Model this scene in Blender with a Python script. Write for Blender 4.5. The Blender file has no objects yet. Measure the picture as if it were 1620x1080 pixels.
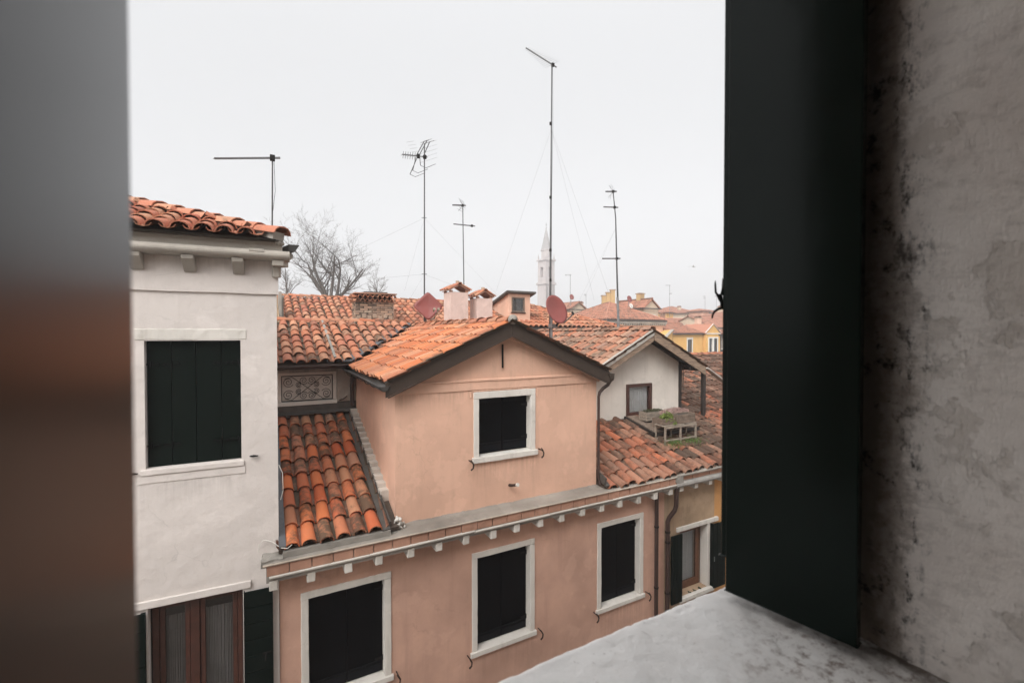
import bpy, math, random
from mathutils import Vector, Matrix, noise
R = math.radians
rnd = random.Random(7)
scene = bpy.context.scene
COL = scene.collection

# ------------------------------------------------------------------ camera
EYE = Vector((0.0, 0.0, 9.0))
YAW = R(61.25)                    # the street runs along +X, the view looks obliquely across it
PITCH = math.atan(12 / 720)
FWD_H = Vector((math.cos(YAW), math.sin(YAW), 0))
FWD = (FWD_H * math.cos(PITCH) - Vector((0, 0, 1)) * math.sin(PITCH)).normalized()
RIGHT = Vector((FWD_H.y, -FWD_H.x, 0))
UP = RIGHT.cross(FWD)
cam = bpy.data.cameras.new('camera')
cam.sensor_width = 36.0
cam.lens = 16.0
cam.clip_start = 0.02
cam.clip_end = 3000
cam.dof.use_dof = True
cam.dof.focus_distance = 10.0
cam.dof.aperture_fstop = 2.8
camo = bpy.data.objects.new('camera', cam)
COL.objects.link(camo)
M = Matrix((RIGHT, UP, -FWD)).transposed().to_4x4()
M.translation = EYE
camo.matrix_world = M
scene.camera = camo

# ------------------------------------------------------------------ world, sun, exposure
SUN_EL, SUN_AZ = R(42), R(230)     # azimuth measured clockwise from +Y
world = bpy.data.worlds.new('World')
scene.world = world
world.use_nodes = True
nt = world.node_tree
nt.nodes.clear()
wo = nt.nodes.new('ShaderNodeOutputWorld')
bg = nt.nodes.new('ShaderNodeBackground')
sky = nt.nodes.new('ShaderNodeTexSky')
sky.sky_type = 'NISHITA'
sky.sun_disc = False
sky.sun_elevation = SUN_EL
sky.sun_rotation = SUN_AZ
sky.dust_density = 6.0
sky.air_density = 1.0
hs = nt.nodes.new('ShaderNodeHueSaturation')
hs.inputs['Saturation'].default_value = 0.10
nt.links.new(sky.outputs[0], hs.inputs['Color'])
mx = nt.nodes.new('ShaderNodeMix')
mx.data_type = 'RGBA'
mx.inputs[0].default_value = 0.3       # a closed deck of pale cloud over the clear sky
nt.links.new(hs.outputs[0], mx.inputs[6])
mx.inputs[7].default_value = (9.35, 9.39, 9.48, 1)
# overcast gradient, with zenith brightness added above the frame to light the sill
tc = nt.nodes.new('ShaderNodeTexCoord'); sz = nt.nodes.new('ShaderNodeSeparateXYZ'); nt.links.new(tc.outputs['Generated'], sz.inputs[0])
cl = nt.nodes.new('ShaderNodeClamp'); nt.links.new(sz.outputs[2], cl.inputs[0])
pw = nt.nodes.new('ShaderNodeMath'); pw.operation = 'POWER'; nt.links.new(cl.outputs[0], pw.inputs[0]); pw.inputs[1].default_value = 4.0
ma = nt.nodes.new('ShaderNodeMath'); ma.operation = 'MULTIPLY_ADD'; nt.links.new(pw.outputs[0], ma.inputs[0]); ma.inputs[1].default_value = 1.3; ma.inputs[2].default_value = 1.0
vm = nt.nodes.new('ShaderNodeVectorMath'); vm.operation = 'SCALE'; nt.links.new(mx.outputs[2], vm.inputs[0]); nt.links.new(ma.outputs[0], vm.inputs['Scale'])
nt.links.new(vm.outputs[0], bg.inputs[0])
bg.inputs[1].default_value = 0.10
nt.links.new(bg.outputs[0], wo.inputs[0])

sun = bpy.data.lights.new('sun', 'SUN')
sun.energy = 0.9
sun.angle = R(35)
sun.color = (1.0, 0.97, 0.93)
suno = bpy.data.objects.new('sun', sun)
COL.objects.link(suno)
sd = Vector((math.sin(SUN_AZ) * math.cos(SUN_EL), math.cos(SUN_AZ) * math.cos(SUN_EL), math.sin(SUN_EL)))
suno.rotation_euler = sd.to_track_quat('Z', 'Y').to_euler()
suno.location = (0, 0, 60)
scene.view_settings.view_transform = 'Standard'
scene.view_settings.look = 'None'
scene.view_settings.exposure = 0.76
scene.view_settings.gamma = 1.0
scene.view_settings.use_curve_mapping = False
scene.cycles.max_bounces = 6
scene.cycles.volume_bounces = 3
scene.cycles.use_denoising = True
HAZE_D = 0.0020

# ------------------------------------------------------------------ surveying helpers
def ray(px, py):
    return (FWD * 720 + RIGHT * (px - 810) + UP * (540 - py)).normalized()
def onY(px, py, Y):                # the point of a wall plane Y = const seen at a pixel of the survey photograph
    d = ray(px, py)
    return EYE + d * (Y / d.y)
def onX(px, py, X):
    d = ray(px, py)
    return EYE + d * (X / d.x)
def xof(px, Y, py=600):
    return onY(px, py, Y).x
def project(p):
    v = Vector(p) - EYE
    f = v.dot(FWD)
    return 810 + 720 * v.dot(RIGHT) / f, 540 - 720 * v.dot(UP) / f, f

# ------------------------------------------------------------------ mesh builder
class MB:
    def __init__(s):
        s.v, s.f, s.sm = [], [], []
    def add(s, verts, faces, smooth=False, mat=None):
        n = len(s.v)
        if mat is not None:
            verts = [mat @ Vector(q) for q in verts]
        s.v.extend([tuple(q) for q in verts])
        s.f.extend([tuple(i + n for i in f) for f in faces])
        s.sm.extend([smooth] * len(faces))
        return s
    def box(s, x0, x1, y0, y1, z0, z1, mat=None):
        x0, x1 = min(x0, x1), max(x0, x1); y0, y1 = min(y0, y1), max(y0, y1); z0, z1 = min(z0, z1), max(z0, z1)
        vs = [(x0,y0,z0),(x1,y0,z0),(x1,y1,z0),(x0,y1,z0),(x0,y0,z1),(x1,y0,z1),(x1,y1,z1),(x0,y1,z1)]
        return s.add(vs, [(0,3,2,1),(4,5,6,7),(0,1,5,4),(1,2,6,5),(2,3,7,6),(3,0,4,7)], False, mat)
    def prism(s, poly, axis, a, b, mat=None):
        """poly: 2D points; axis 'x' -> (a,p,q), 'y' -> (p,a,q), 'z' -> (p,q,a)"""
        def P(t, p, q):
            return (t, p, q) if axis == 'x' else (p, t, q) if axis == 'y' else (p, q, t)
        n = len(poly)
        vs = [P(a, *p) for p in poly] + [P(b, *p) for p in poly]
        fs = [tuple(range(n)), tuple(range(2*n-1, n-1, -1))]
        fs += [(i, i+n, (i+1) % n + n, (i+1) % n) for i in range(n)]
        return s.add(vs, fs, False, mat)
    def bar(s, p, q, w, h, up=(0, 0, 1)):
        p, q = Vector(p), Vector(q)
        d = (q - p); L = d.length; d.normalize()
        u = Vector(up)
        if abs(d.dot(u)) > .98: u = Vector((1, 0, 0))
        x = d.cross(u).normalized(); z = x.cross(d)
        m = Matrix((x, d, z)).transposed().to_4x4(); m.translation = p
        return s.box(-w/2, w/2, 0, L, -h/2, h/2, m)
    def tube(s, pts, r, seg=6, cap=True):
        pts = [Vector(p) for p in pts]
        rs = r if isinstance(r, (list, tuple)) else [r] * len(pts)
        base = []
        px = None
        for i, p in enumerate(pts):
            d = (pts[min(i+1, len(pts)-1)] - pts[max(i-1, 0)])
            if d.length < 1e-9: d = Vector((0, 0, 1))
            d.normalize()
            if px is None:
                px = d.cross(Vector((0, 0, 1)))
                if px.length < 1e-3: px = d.cross(Vector((1, 0, 0)))
            px = (px - d * px.dot(d)).normalized()
            py = d.cross(px)
            base.append([p + (px * math.cos(2*math.pi*k/seg) + py * math.sin(2*math.pi*k/seg)) * rs[i] for k in range(seg)])
        vs = [q for ring in base for q in ring]
        fs = []
        for i in range(len(pts)-1):
            for k in range(seg):
                a, b = i*seg+k, i*seg+(k+1) % seg
                fs.append((a, b, b+seg, a+seg))
        s.add(vs, fs, True)
        if cap:
            s.add(base[0], [tuple(range(seg))[::-1]]); s.add(base[-1], [tuple(range(seg))])
        return s
    def lathe(s, prof, seg=16, mat=None):
        vs = [(r*math.cos(2*math.pi*k/seg), r*math.sin(2*math.pi*k/seg), z) for r, z in prof for k in range(seg)]
        fs = [(i*seg+k, i*seg+(k+1) % seg, (i+1)*seg+(k+1) % seg, (i+1)*seg+k) for i in range(len(prof)-1) for k in range(seg)]
        return s.add(vs, fs, True, mat)
    def mesh(s, name, mat=None):
        me = bpy.data.meshes.new(name)
        me.from_pydata(s.v, [], s.f)
        me.polygons.foreach_set('use_smooth', s.sm)
        if mat: me.materials.append(mat)
        me.update()
        return me
    def obj(s, name, mat, parent=None, bevel=0, loc=None):
        me = s.mesh(name, mat)
        o = link(name, me, parent)
        if bevel:
            b = o.modifiers.new('bevel', 'BEVEL'); b.width = bevel; b.segments = 2; b.limit_method = 'ANGLE'; b.angle_limit = R(40)
        return o

def link(name, data, parent=None):
    o = bpy.data.objects.new(name, data)
    COL.objects.link(o)
    if parent is not None: o.parent = parent
    return o
def tag(o, label=None, cat=None, group=None, kind=None):
    if label: o['label'] = label
    if cat: o['category'] = cat
    if group: o['group'] = group
    if kind: o['kind'] = kind
    return o
def thing(name, label, cat, loc=(0, 0, 0), rz=0, group=None):
    o = link(name, None)
    o.location = loc
    o.rotation_euler = (0, 0, rz)
    return tag(o, label, cat, group)

def wall_mesh(mb, x0, x1, z0, z1, y, holes, depth, face=-1):
    """a wall face at y (front) with rectangular holes that have reveals running back by depth"""
    xs = sorted(set([x0, x1] + [h for q in holes for h in q[:2]]))
    zs = sorted(set([z0, z1] + [h for q in holes for h in q[2:]]))
    for i in range(len(xs)-1):
        for j in range(len(zs)-1):
            cx, cz = (xs[i]+xs[i+1])/2, (zs[j]+zs[j+1])/2
            if any(h[0] < cx < h[1] and h[2] < cz < h[3] for h in holes): continue
            mb.add([(xs[i],y,zs[j]),(xs[i+1],y,zs[j]),(xs[i+1],y,zs[j+1]),(xs[i],y,zs[j+1])], [(0,1,2,3)])
    for a, b, c, d, *dd in holes:
        Y = y + (dd[0] if dd else depth)
        mb.add([(a,y,c),(b,y,c),(b,y,d),(a,y,d),(a,Y,c),(b,Y,c),(b,Y,d),(a,Y,d)],
               [(0,4,5,1),(1,5,6,2),(2,6,7,3),(3,7,4,0),(4,7,6,5)])

# ------------------------------------------------------------------ materials
def nodes_of(name):
    m = bpy.data.materials.new(name)
    m.use_nodes = True
    t = m.node_tree
    return m, t, t.nodes['Principled BSDF']
def N(t, typ, **kw):
    n = t.nodes.new(typ)
    for k, v in kw.items():
        if k in n.inputs.keys(): n.inputs[k].default_value = v
        else: setattr(n, k, v)
    return n
def mixc(t, fac, a, b):
    n = t.nodes.new('ShaderNodeMix'); n.data_type = 'RGBA'
    for sock, v in ((0, fac), (6, a), (7, b)):
        if hasattr(v, 'is_output') or hasattr(v, 'links'): t.links.new(v, n.inputs[sock])
        elif isinstance(v, (int, float)): n.inputs[sock].default_value = v
        else: n.inputs[sock].default_value = (*v[:3], 1)
    return n.outputs[2]
def ramp(t, src, lo, hi, smooth=False):
    n = t.nodes.new('ShaderNodeMapRange')
    if smooth: n.interpolation_type = 'SMOOTHSTEP'
    t.links.new(src, n.inputs[0]); n.inputs[1].default_value = lo; n.inputs[2].default_value = hi
    return n.outputs[0]
def mathn(t, op, a, b=None):
    n = t.nodes.new('ShaderNodeMath'); n.operation = op
    for i, v in enumerate((a, b)):
        if v is None: continue
        if isinstance(v, (int, float)): n.inputs[i].default_value = v
        else: t.links.new(v, n.inputs[i])
    return n.outputs[0]
def noisef(t, scale, detail=4, rough=.55, stretch=None, offset=(0, 0, 0), coords=None):
    if coords is None:
        coords = t.nodes.new('ShaderNodeNewGeometry').outputs['Position']
    mp = t.nodes.new('ShaderNodeMapping')
    t.links.new(coords, mp.inputs[0])
    mp.inputs['Location'].default_value = offset
    if stretch: mp.inputs['Scale'].default_value = stretch
    n = N(t, 'ShaderNodeTexNoise', Scale=scale, Detail=detail, Roughness=rough)
    t.links.new(mp.outputs[0], n.inputs['Vector'])
    return n.outputs[0]
def bump(t, bsdf, h, strength, dist=.01, normal=None):
    b = N(t, 'ShaderNodeBump', Strength=strength, Distance=dist)
    t.links.new(h, b.inputs['Height'])
    if normal is not None: t.links.new(normal, b.inputs['Normal'])
    t.links.new(b.outputs[0], bsdf.inputs['Normal'])
    return b.outputs[0]

def plaster(name, c, var=.12, stain=(.2, .17, .14), stain_amt=.35, streak=.25, rough=.9, bmp=.35, fine=60, drips=()):
    m, t, b = nodes_of(name)
    dark = [q*(1-var) for q in c]; lite = [min(1, q*(1+var*.6)) for q in c]
    col = mixc(t, ramp(t, noisef(t, 1.1, 5), .3, .7), dark, lite)
    col = mixc(t, mathn(t, 'MULTIPLY', ramp(t, noisef(t, 5, 6, .7, offset=(3, 1, 7)), .52, .75), .35), col, [q*.85 for q in c])
    st = ramp(t, noisef(t, 2.2, 6, .65, stretch=(2.2, 2.2, .22), offset=(5, 2, 1)), .53, .8)
    col = mixc(t, mathn(t, 'MULTIPLY', st, streak), col, stain)
    sp = ramp(t, noisef(t, 3.1, 8, .75, offset=(9, 4, 3)), .6, .74)
    col = mixc(t, mathn(t, 'MULTIPLY', sp, stain_amt), col, stain)
    # hairline cracks, only in patches
    geo = t.nodes.new('ShaderNodeNewGeometry').outputs['Position']
    nv = N(t, 'ShaderNodeTexNoise', Scale=2.5, Detail=5); t.links.new(geo, nv.inputs['Vector'])
    av = t.nodes.new('ShaderNodeVectorMath'); av.operation = 'MULTIPLY_ADD'; t.links.new(nv.outputs[1], av.inputs[0]); av.inputs[1].default_value = (.5, .5, .5); t.links.new(geo, av.inputs[2])
    vo = t.nodes.new('ShaderNodeTexVoronoi'); vo.feature = 'DISTANCE_TO_EDGE'; vo.inputs['Scale'].default_value = 1.3; t.links.new(av.outputs[0], vo.inputs['Vector'])
    cr_ = mathn(t, 'MULTIPLY', ramp(t, vo.outputs['Distance'], .010, .002), ramp(t, noisef(t, 1.3, 3, offset=(6, 6, 6)), .52, .62))
    col = mixc(t, mathn(t, 'MULTIPLY', cr_, .22), col, [q*.5 for q in c])
    pch = ramp(t, noisef(t, 1.7, 7, .6, offset=(2, 12, 5)), .56, .60)
    col = mixc(t, mathn(t, 'MULTIPLY', pch, .22), col, [min(1, q*1.25+.03) for q in c])
    if drips:     # rain-washed dirt runs below sills
        sp3 = t.nodes.new('ShaderNodeSeparateXYZ'); t.links.new(geo, sp3.inputs[0]); tot = None
        for (xa, xb, zt_, ln) in drips:
            k = mathn(t, 'MULTIPLY', ramp(t, sp3.outputs[0], xa, xa+.06), ramp(t, sp3.outputs[0], xb, xb-.06))
            k = mathn(t, 'MULTIPLY', k, mathn(t, 'MULTIPLY', ramp(t, sp3.outputs[2], zt_-ln, zt_), mathn(t, 'LESS_THAN', sp3.outputs[2], zt_)))
            tot = k if tot is None else mathn(t, 'ADD', tot, k)
        run = ramp(t, noisef(t, 9, 5, .7, stretch=(1.6, 1.6, .10), offset=(3, 3, 3)), .42, .68)
        col = mixc(t, mathn(t, 'MULTIPLY', mathn(t, 'MULTIPLY', tot, run), .55), col, [q*.62 for q in c])
    t.links.new(col, b.inputs['Base Color'])
    b.inputs['Roughness'].default_value = rough
    b.inputs['Specular IOR Level'].default_value = .2
    n1 = bump(t, b, noisef(t, 4, 4), bmp, .03)
    bump(t, b, noisef(t, fine, 4, .7), bmp, .004, n1)
    return m

def tile_mat(name, cols, moss=(.055, .05, .035), moss_lo=.5, moss_hi=.75, pale=.3, wear=.5, rough=.85, grow=None):
    """fired clay: each tile its own colour (object random + island random), soot and lichen by noise"""
    m, t, b = nodes_of(name)
    oi = t.nodes.new('ShaderNodeObjectInfo').outputs['Random']
    gi = t.nodes.new('ShaderNodeNewGeometry').outputs['Random Per Island']
    r = mathn(t, 'FRACT', mathn(t, 'ADD', mathn(t, 'MULTIPLY', oi, 7.31), gi))
    cr = t.nodes.new('ShaderNodeValToRGB')
    t.links.new(r, cr.inputs[0])
    cr.color_ramp.interpolation = 'LINEAR'
    el = cr.color_ramp.elements
    el[0].position = 0; el[0].color = (*cols[0], 1)
    el[1].position = 1; el[1].color = (*cols[-1], 1)
    for i, c in enumerate(cols[1:-1]):
        e = el.new((i+1)/(len(cols)-1)); e.color = (*c, 1)
    r2 = mathn(t, 'FRACT', mathn(t, 'MULTIPLY', r, 13.7))
    col = cr.outputs[0]
    col = mixc(t, mathn(t, 'MULTIPLY', ramp(t, noisef(t, 14, 6, .7), .45, .8), wear), col, (.30, .22, .16))
    col = mixc(t, mathn(t, 'MULTIPLY', ramp(t, noisef(t, 45, 5, .7, offset=(2, 5, 1)), .6, .72), pale), col, (.50, .42, .34))
    # lichen: patchy by noise, stronger on some tiles than on others
    mo = mathn(t, 'ADD', noisef(t, 6.5, 8, .72, offset=(1, 8, 2)), mathn(t, 'MULTIPLY', mathn(t, 'SUBTRACT', r2, .5), .42))
    if grow:      # lichen has taken more of the roof towards one end
        sx = t.nodes.new('ShaderNodeSeparateXYZ'); t.links.new(t.nodes.new('ShaderNodeNewGeometry').outputs['Position'], sx.inputs[0])
        mo = mathn(t, 'ADD', mo, mathn(t, 'MULTIPLY', mathn(t, 'SUBTRACT', ramp(t, sx.outputs[0], grow[0], grow[1], True), .5), grow[2]))
    mo = ramp(t, mo, moss_lo, moss_hi)
    col = mixc(t, mathn(t, 'MULTIPLY', mo, .85), col, moss)
    t.links.new(col, b.inputs['Base Color'])
    b.inputs['Roughness'].default_value = rough
    b.inputs['Specular IOR Level'].default_value = .25
    bump(t, b, noisef(t, 70, 6, .7), .5, .006)
    return m

def simple(name, c, rough=.6, metal=0, var=.25, scale=8, bmp=.15, dist=.004, spec=.5, stretch=None, c2=None):
    m, t, b = nodes_of(name)
    c2 = c2 or [q*(1-var) for q in c]
    nz = noisef(t, scale, 6, .65, stretch=stretch)
    t.links.new(mixc(t, ramp(t, nz, .35, .7), c2, c), b.inputs['Base Color'])
    b.inputs['Roughness'].default_value = rough
    b.inputs['Metallic'].default_value = metal
    b.inputs['Specular IOR Level'].default_value = spec
    if bmp: bump(t, b, noisef(t, scale*6, 4, .6, stretch=stretch), bmp, dist)
    return m
def glass(name, c=(.03, .035, .04), rough=.04):
    m, t, b = nodes_of(name)
    b.inputs['Base Color'].default_value = (1, 1, 1, 1)
    b.inputs['Roughness'].default_value = rough
    b.inputs['Transmission Weight'].default_value = 1
    b.inputs['IOR'].default_value = 1.45
    return m

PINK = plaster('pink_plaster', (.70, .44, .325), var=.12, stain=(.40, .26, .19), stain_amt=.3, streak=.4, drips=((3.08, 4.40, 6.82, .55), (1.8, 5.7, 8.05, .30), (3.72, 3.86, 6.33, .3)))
PINK_SHADED = plaster('shaded_pink_plaster', (.57, .355, .27), var=.2, stain=(.36, .22, .17), stain_amt=.4, streak=.45, drips=((3.03, 4.34, 3.54, .8), (5.7, 7.0, 3.48, .7), (.2, 7.5, 5.72, .35), (.44, 1.7, 3.66, .7)))  # attic pink darkened to paint in the street's shade; stains and drips are dirt
WHITE = plaster('white_plaster', (.64, .59, .555), var=.09, stain=(.36, .32, .29), stain_amt=.2, streak=.2, bmp=.6, drips=((-1.4, -.15, 7.15, .35), (-6, .2, 9.98, .25)))
GREYW = plaster('grey_plaster', (.66, .61, .55), var=.12, stain=(.34, .30, .26), stain_amt=.3, streak=.3)
DIRTYW = plaster('dirty_plaster', (.42, .37, .32), var=.3, stain=(.06, .055, .05), stain_amt=.6, streak=.7)
TAN = plaster('tan_plaster', (.42, .30, .20), var=.35, stain=(.12, .09, .07), stain_amt=.7, streak=.6)
OCHRE = plaster('ochre_plaster', (.62, .33, .13), var=.15, stain=(.3, .18, .1), stain_amt=.3, streak=.3)
YELLOW = plaster('yellow_plaster', (.66, .39, .14), var=.08, stain=(.45, .3, .15), stain_amt=.2, streak=.2)
CREAM = plaster('cream_plaster', (.60, .48, .36), var=.1, stain=(.3, .25, .2), stain_amt=.3, streak=.3)
CHIMP = plaster('chimney_plaster', (.68, .52, .46), var=.15, stain=(.3, .24, .2), stain_amt=.4, streak=.4)
MORTAR = plaster('mortar', (.30, .28, .25), var=.3, stain=(.12, .11, .10), stain_amt=.6, streak=.2, bmp=.6)
STONE = plaster('istrian_stone', (.66, .63, .58), var=.12, stain=(.26, .22, .18), stain_amt=.55, streak=.4, bmp=.25, fine=90)
DULL_STONE = plaster('dull_cornice_stone', (.56, .53, .48), var=.2, stain=(.20, .17, .14), stain_amt=.6, streak=.5)
MORTAR_L = plaster('pale_mortar', (.30, .27, .235), var=.35, stain=(.16, .145, .12), stain_amt=.7, streak=.2, bmp=.9)
BRICK = plaster('brick', (.42, .235, .165), var=.25, stain=(.16, .12, .09), stain_amt=.5, streak=.4)
BRICK_OLD = plaster('old_brick', (.44, .33, .25), var=.4, stain=(.05, .045, .04), stain_amt=.7, streak=.5)
GUTTER_STONE = plaster('weathered_stone', (.36, .33, .29), var=.25, stain=(.10, .09, .08), stain_amt=.6, streak=.2, bmp=.5)
TILE_ORANGE = tile_mat('orange_clay', [(.42,.095,.036),(.52,.13,.045),(.55,.165,.062),(.42,.125,.065),(.44,.22,.125),(.48,.11,.042),(.36,.21,.14)], moss=(.06,.052,.036), moss_lo=.53, moss_hi=.70, wear=.22, pale=.2)
TILE_NEW = tile_mat('new_clay', [(.44,.125,.05),(.54,.18,.075),(.58,.23,.11),(.38,.13,.07),(.54,.27,.16),(.48,.15,.06)], moss_lo=.58, moss_hi=.9, wear=.4, pale=.35)
TILE_OLD = tile_mat('old_clay', [(.38,.11,.055),(.30,.14,.09),(.48,.14,.065),(.27,.16,.11),(.40,.19,.12),(.24,.13,.09)], moss=(.055,.040,.030), moss_lo=.36, moss_hi=.66, wear=.5, pale=.5, grow=(6.8, 9.2, .34))
TILE_GABLE = tile_mat('gable_clay', [(0.387,0.136,0.078),(0.317,0.168,0.109),(0.458,0.160,0.086),(0.299,0.184,0.133),(0.440,0.240,0.156),(0.246,0.144,0.109)], moss=(.09,.075,.055), moss_lo=.50, moss_hi=.78, wear=.6, pale=.6)
BRICKS_M = tile_mat('sooty_bricks', [(.44,.27,.18),(.36,.24,.17),(.50,.33,.23),(.30,.21,.16),(.52,.40,.30)], moss=(.05,.043,.038), moss_lo=.5, moss_hi=.7, wear=.4, pale=.5)
PALE_BOARD = simple('pale_weathered_board', (.60, .56, .50), .85, var=.5, scale=5, stretch=(1, 6, 6), bmp=.4)
BROWN_BOARD = simple('brown_weathered_board', (.38, .27, .19), .85, var=.6, scale=4, stretch=(1, 6, 6), bmp=.4)
TILE_MIX = tile_mat('mixed_clay', [(0.396,0.136,0.070),(0.458,0.176,0.094),(0.370,0.128,0.078),(0.493,0.240,0.140),(0.405,0.192,0.117),(0.440,0.152,0.078)], moss_lo=.54, moss_hi=.78, wear=.4, pale=.35)
TILE_WHITEH = tile_mat('brown_clay', [(.40,.13,.075),(.46,.18,.11),(.38,.12,.075),(.50,.26,.16),(.42,.15,.09)], moss_lo=.64, moss_hi=.85, wear=.35, pale=.3)
TILE_FAR = tile_mat('far_clay', [(0.387,0.160,0.101),(0.352,0.152,0.101),(0.440,0.192,0.125),(0.317,0.160,0.117)], moss_lo=.5, moss_hi=.8, wear=.5, pale=.3)
PAN = tile_mat('pan_clay', [(.20,.08,.05),(.15,.08,.055),(.24,.10,.06)], moss_lo=.42, moss_hi=.62, wear=.5, pale=.1)
DECK = simple('roof_bed', (.12, .09, .07), .95, var=.5)
METAL_BROWN = simple('brown_metal', (.060, .044, .035), .5, var=.2, bmp=.05, spec=.3)
GUTTER_DARK = simple('dark_gutter', (.06, .055, .05), .45, var=.3)
LEAD = simple('lead', (.12, .125, .135), .55, metal=.3, var=.4, scale=5)
LEAD_BROWN = simple('aged_lead', (.09, .08, .07), .7, var=.4, scale=5)
PIPE = simple('brown_pipe', (.055, .03, .024), .45, var=.35)
NAVY_RAIL = simple('worn_black_paint', (.0055, .0065, .009), .6, var=.4, scale=12, bmp=.1, spec=.1)
IRON = simple('black_iron', (.010, .009, .008), .65, var=.3, spec=.2)
HINGE = simple('painted_hinge', (.0035, .004, .004), .6, var=.3, spec=.12)
LIP = plaster('lip_mortar', (.46, .39, .32), var=.3, stain=(.2, .17, .14), stain_amt=.7)
DULL_YELLOW = plaster('dull_yellow_plaster', (.50, .34, .17), var=.12, stain=(.25, .2, .14))
RUST = simple('rusty_iron', (.045, .022, .014), .8, var=.5, scale=40)
GALV = simple('galvanised', (.30, .30, .30), .5, metal=.6, var=.3)
ALU_DARK = simple('weathered_aluminium', (.10, .10, .10), .5, metal=.4, var=.3)
GREEN = simple('green_paint', (.0028, .0070, .0052), .6, var=.25, scale=5, bmp=.12, spec=.08)
NAVY = simple('black_paint', (.0018, .0022, .0032), .6, var=.3, scale=4, bmp=.1, spec=.06)
WOOD_OLD = simple('weathered_wood', (.42, .35, .28), .85, var=.6, scale=5, stretch=(1, 6, 6), bmp=.5)
WOOD_GREY = simple('grey_wood', (.25, .185, .14), .9, var=.5, scale=9, bmp=.5)
WOOD_DARK = simple('dark_wood', (.035, .025, .02), .8, var=.5, scale=9)
WOOD_RED = simple('red_brown_wood', (.075, .026, .016), .5, var=.4, scale=9)
WOOD_BROWN = simple('brown_window_wood', (.17, .075, .04), .55, var=.4, scale=12)
DISH_RED = simple('red_dish_paint', (.25, .060, .050), .55, var=.2, scale=2.5, bmp=.03)
CLOTH = simple('curtain_cloth', (.62, .62, .61), .95, var=.1, bmp=0)
CLOTH_DIM = simple('grey_curtain_cloth', (.26, .25, .25), .95, var=.3, scale=3, bmp=0)
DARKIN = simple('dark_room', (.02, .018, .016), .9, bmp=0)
WIRE = simple('white_cable', (.6, .57, .52), .6, bmp=0)
GUY = simple('guy_wire', (.25, .25, .25), .6, bmp=0)
GLASS = glass('window_glass')
PAVING = simple('street_paving', (.20, .19, .18), .8, var=.3, scale=1.5, bmp=.3)
# ------------------------------------------------------------------ object linking with true origins
WM = {}
def attach(o, wm, parent):
    if parent is not None:
        o.parent = parent
        o.matrix_parent_inverse = WM[parent.name].inverted()
    o.matrix_basis = wm
    WM[o.name] = wm
    return o
def T3(v): return Matrix.Translation(Vector(v))
def _obj(s, name, mat, parent=None, bevel=0, frame=None, kind=None, seg=2):
    if frame is not None:
        s.v = [tuple(frame @ Vector(q)) for q in s.v]
    xs = [q[0] for q in s.v]; ys = [q[1] for q in s.v]; zs = [q[2] for q in s.v]
    c = Vector(((min(xs)+max(xs))/2, (min(ys)+max(ys))/2, min(zs)))
    s.v = [(q[0]-c.x, q[1]-c.y, q[2]-c.z) for q in s.v]
    me = s.mesh(name, mat)
    o = bpy.data.objects.new(name, me); COL.objects.link(o)
    attach(o, T3(c), parent)
    if bevel:
        b = o.modifiers.new('bevel', 'BEVEL'); b.width = bevel; b.segments = seg; b.limit_method = 'ANGLE'; b.angle_limit = R(40)
    if kind: o['kind'] = kind
    return o
MB.obj = _obj
def thing(name, label, cat, loc=(0, 0, 0), rz=0, group=None):
    o = bpy.data.objects.new(name, None); COL.objects.link(o)
    o.empty_display_size = .3
    attach(o, T3(loc) @ Matrix.Rotation(rz, 4, 'Z'), None)
    return tag(o, label, cat, group)
def inst(name, me, wm, parent):
    o = bpy.data.objects.new(name, me); COL.objects.link(o)
    return attach(o, wm, parent)

# ------------------------------------------------------------------ clay tiles
def barrel(L, r0, r1, hh, th, seg=6, under=False, wob=0, seed=0):
    """half-round tapered tile; x across, y up the slope (0 = lower edge), z out of the roof"""
    g = random.Random(seed)
    s = -1 if under else 1
    mb = MB()
    def arc(r, y, h, off=0):
        return [(math.cos(math.pi*k/seg)*(r-off), y + (g.uniform(-wob, wob) if y == 0 else 0), s*(math.sin(math.pi*k/seg)*(h-off))) for k in range(seg+1)]
    o0, o1 = arc(r0, 0, hh*r0), arc(r1, L, hh*r1)
    i0 = [(x*(1-th/r0), y, z - s*th*(math.sin(math.pi*k/seg))) for k, (x, y, z) in enumerate(o0)]
    i1 = [(x*(1-th/r1), y, z - s*th*(math.sin(math.pi*k/seg))) for k, (x, y, z) in enumerate(o1)]
    n = seg+1
    mb.add(o0+o1, [(k, k+1, k+1+n, k+n) if not under else (k+n, k+1+n, k+1, k) for k in range(seg)], True)
    mb.add(i0+i1, [(k+n, k+1+n, k+1, k) if not under else (k, k+1, k+1+n, k+n) for k in range(seg)], True)
    mb.add(o0+i0, [(k+n, k+1+n, k+1, k) if not under else (k, k+1, k+1+n, k+n) for k in range(seg)], False)
    return mb

TILE_CACHE = {}
def cover_meshes(key, mat, L, r0, r1, hh, th, seg=6):
    if key not in TILE_CACHE:
        TILE_CACHE[key] = [barrel(L*g, r0*g2, r1*g2, hh, th, seg, wob=.006, seed=i) for i, (g, g2) in enumerate(((1, 1), (1.02, .97), (.98, 1.04), (1, .95)))]
        TILE_CACHE[key+'_m'] = [b.mesh('tile', mat) for b in TILE_CACHE[key]]
    return TILE_CACHE[key], TILE_CACHE[key+'_m']

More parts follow.
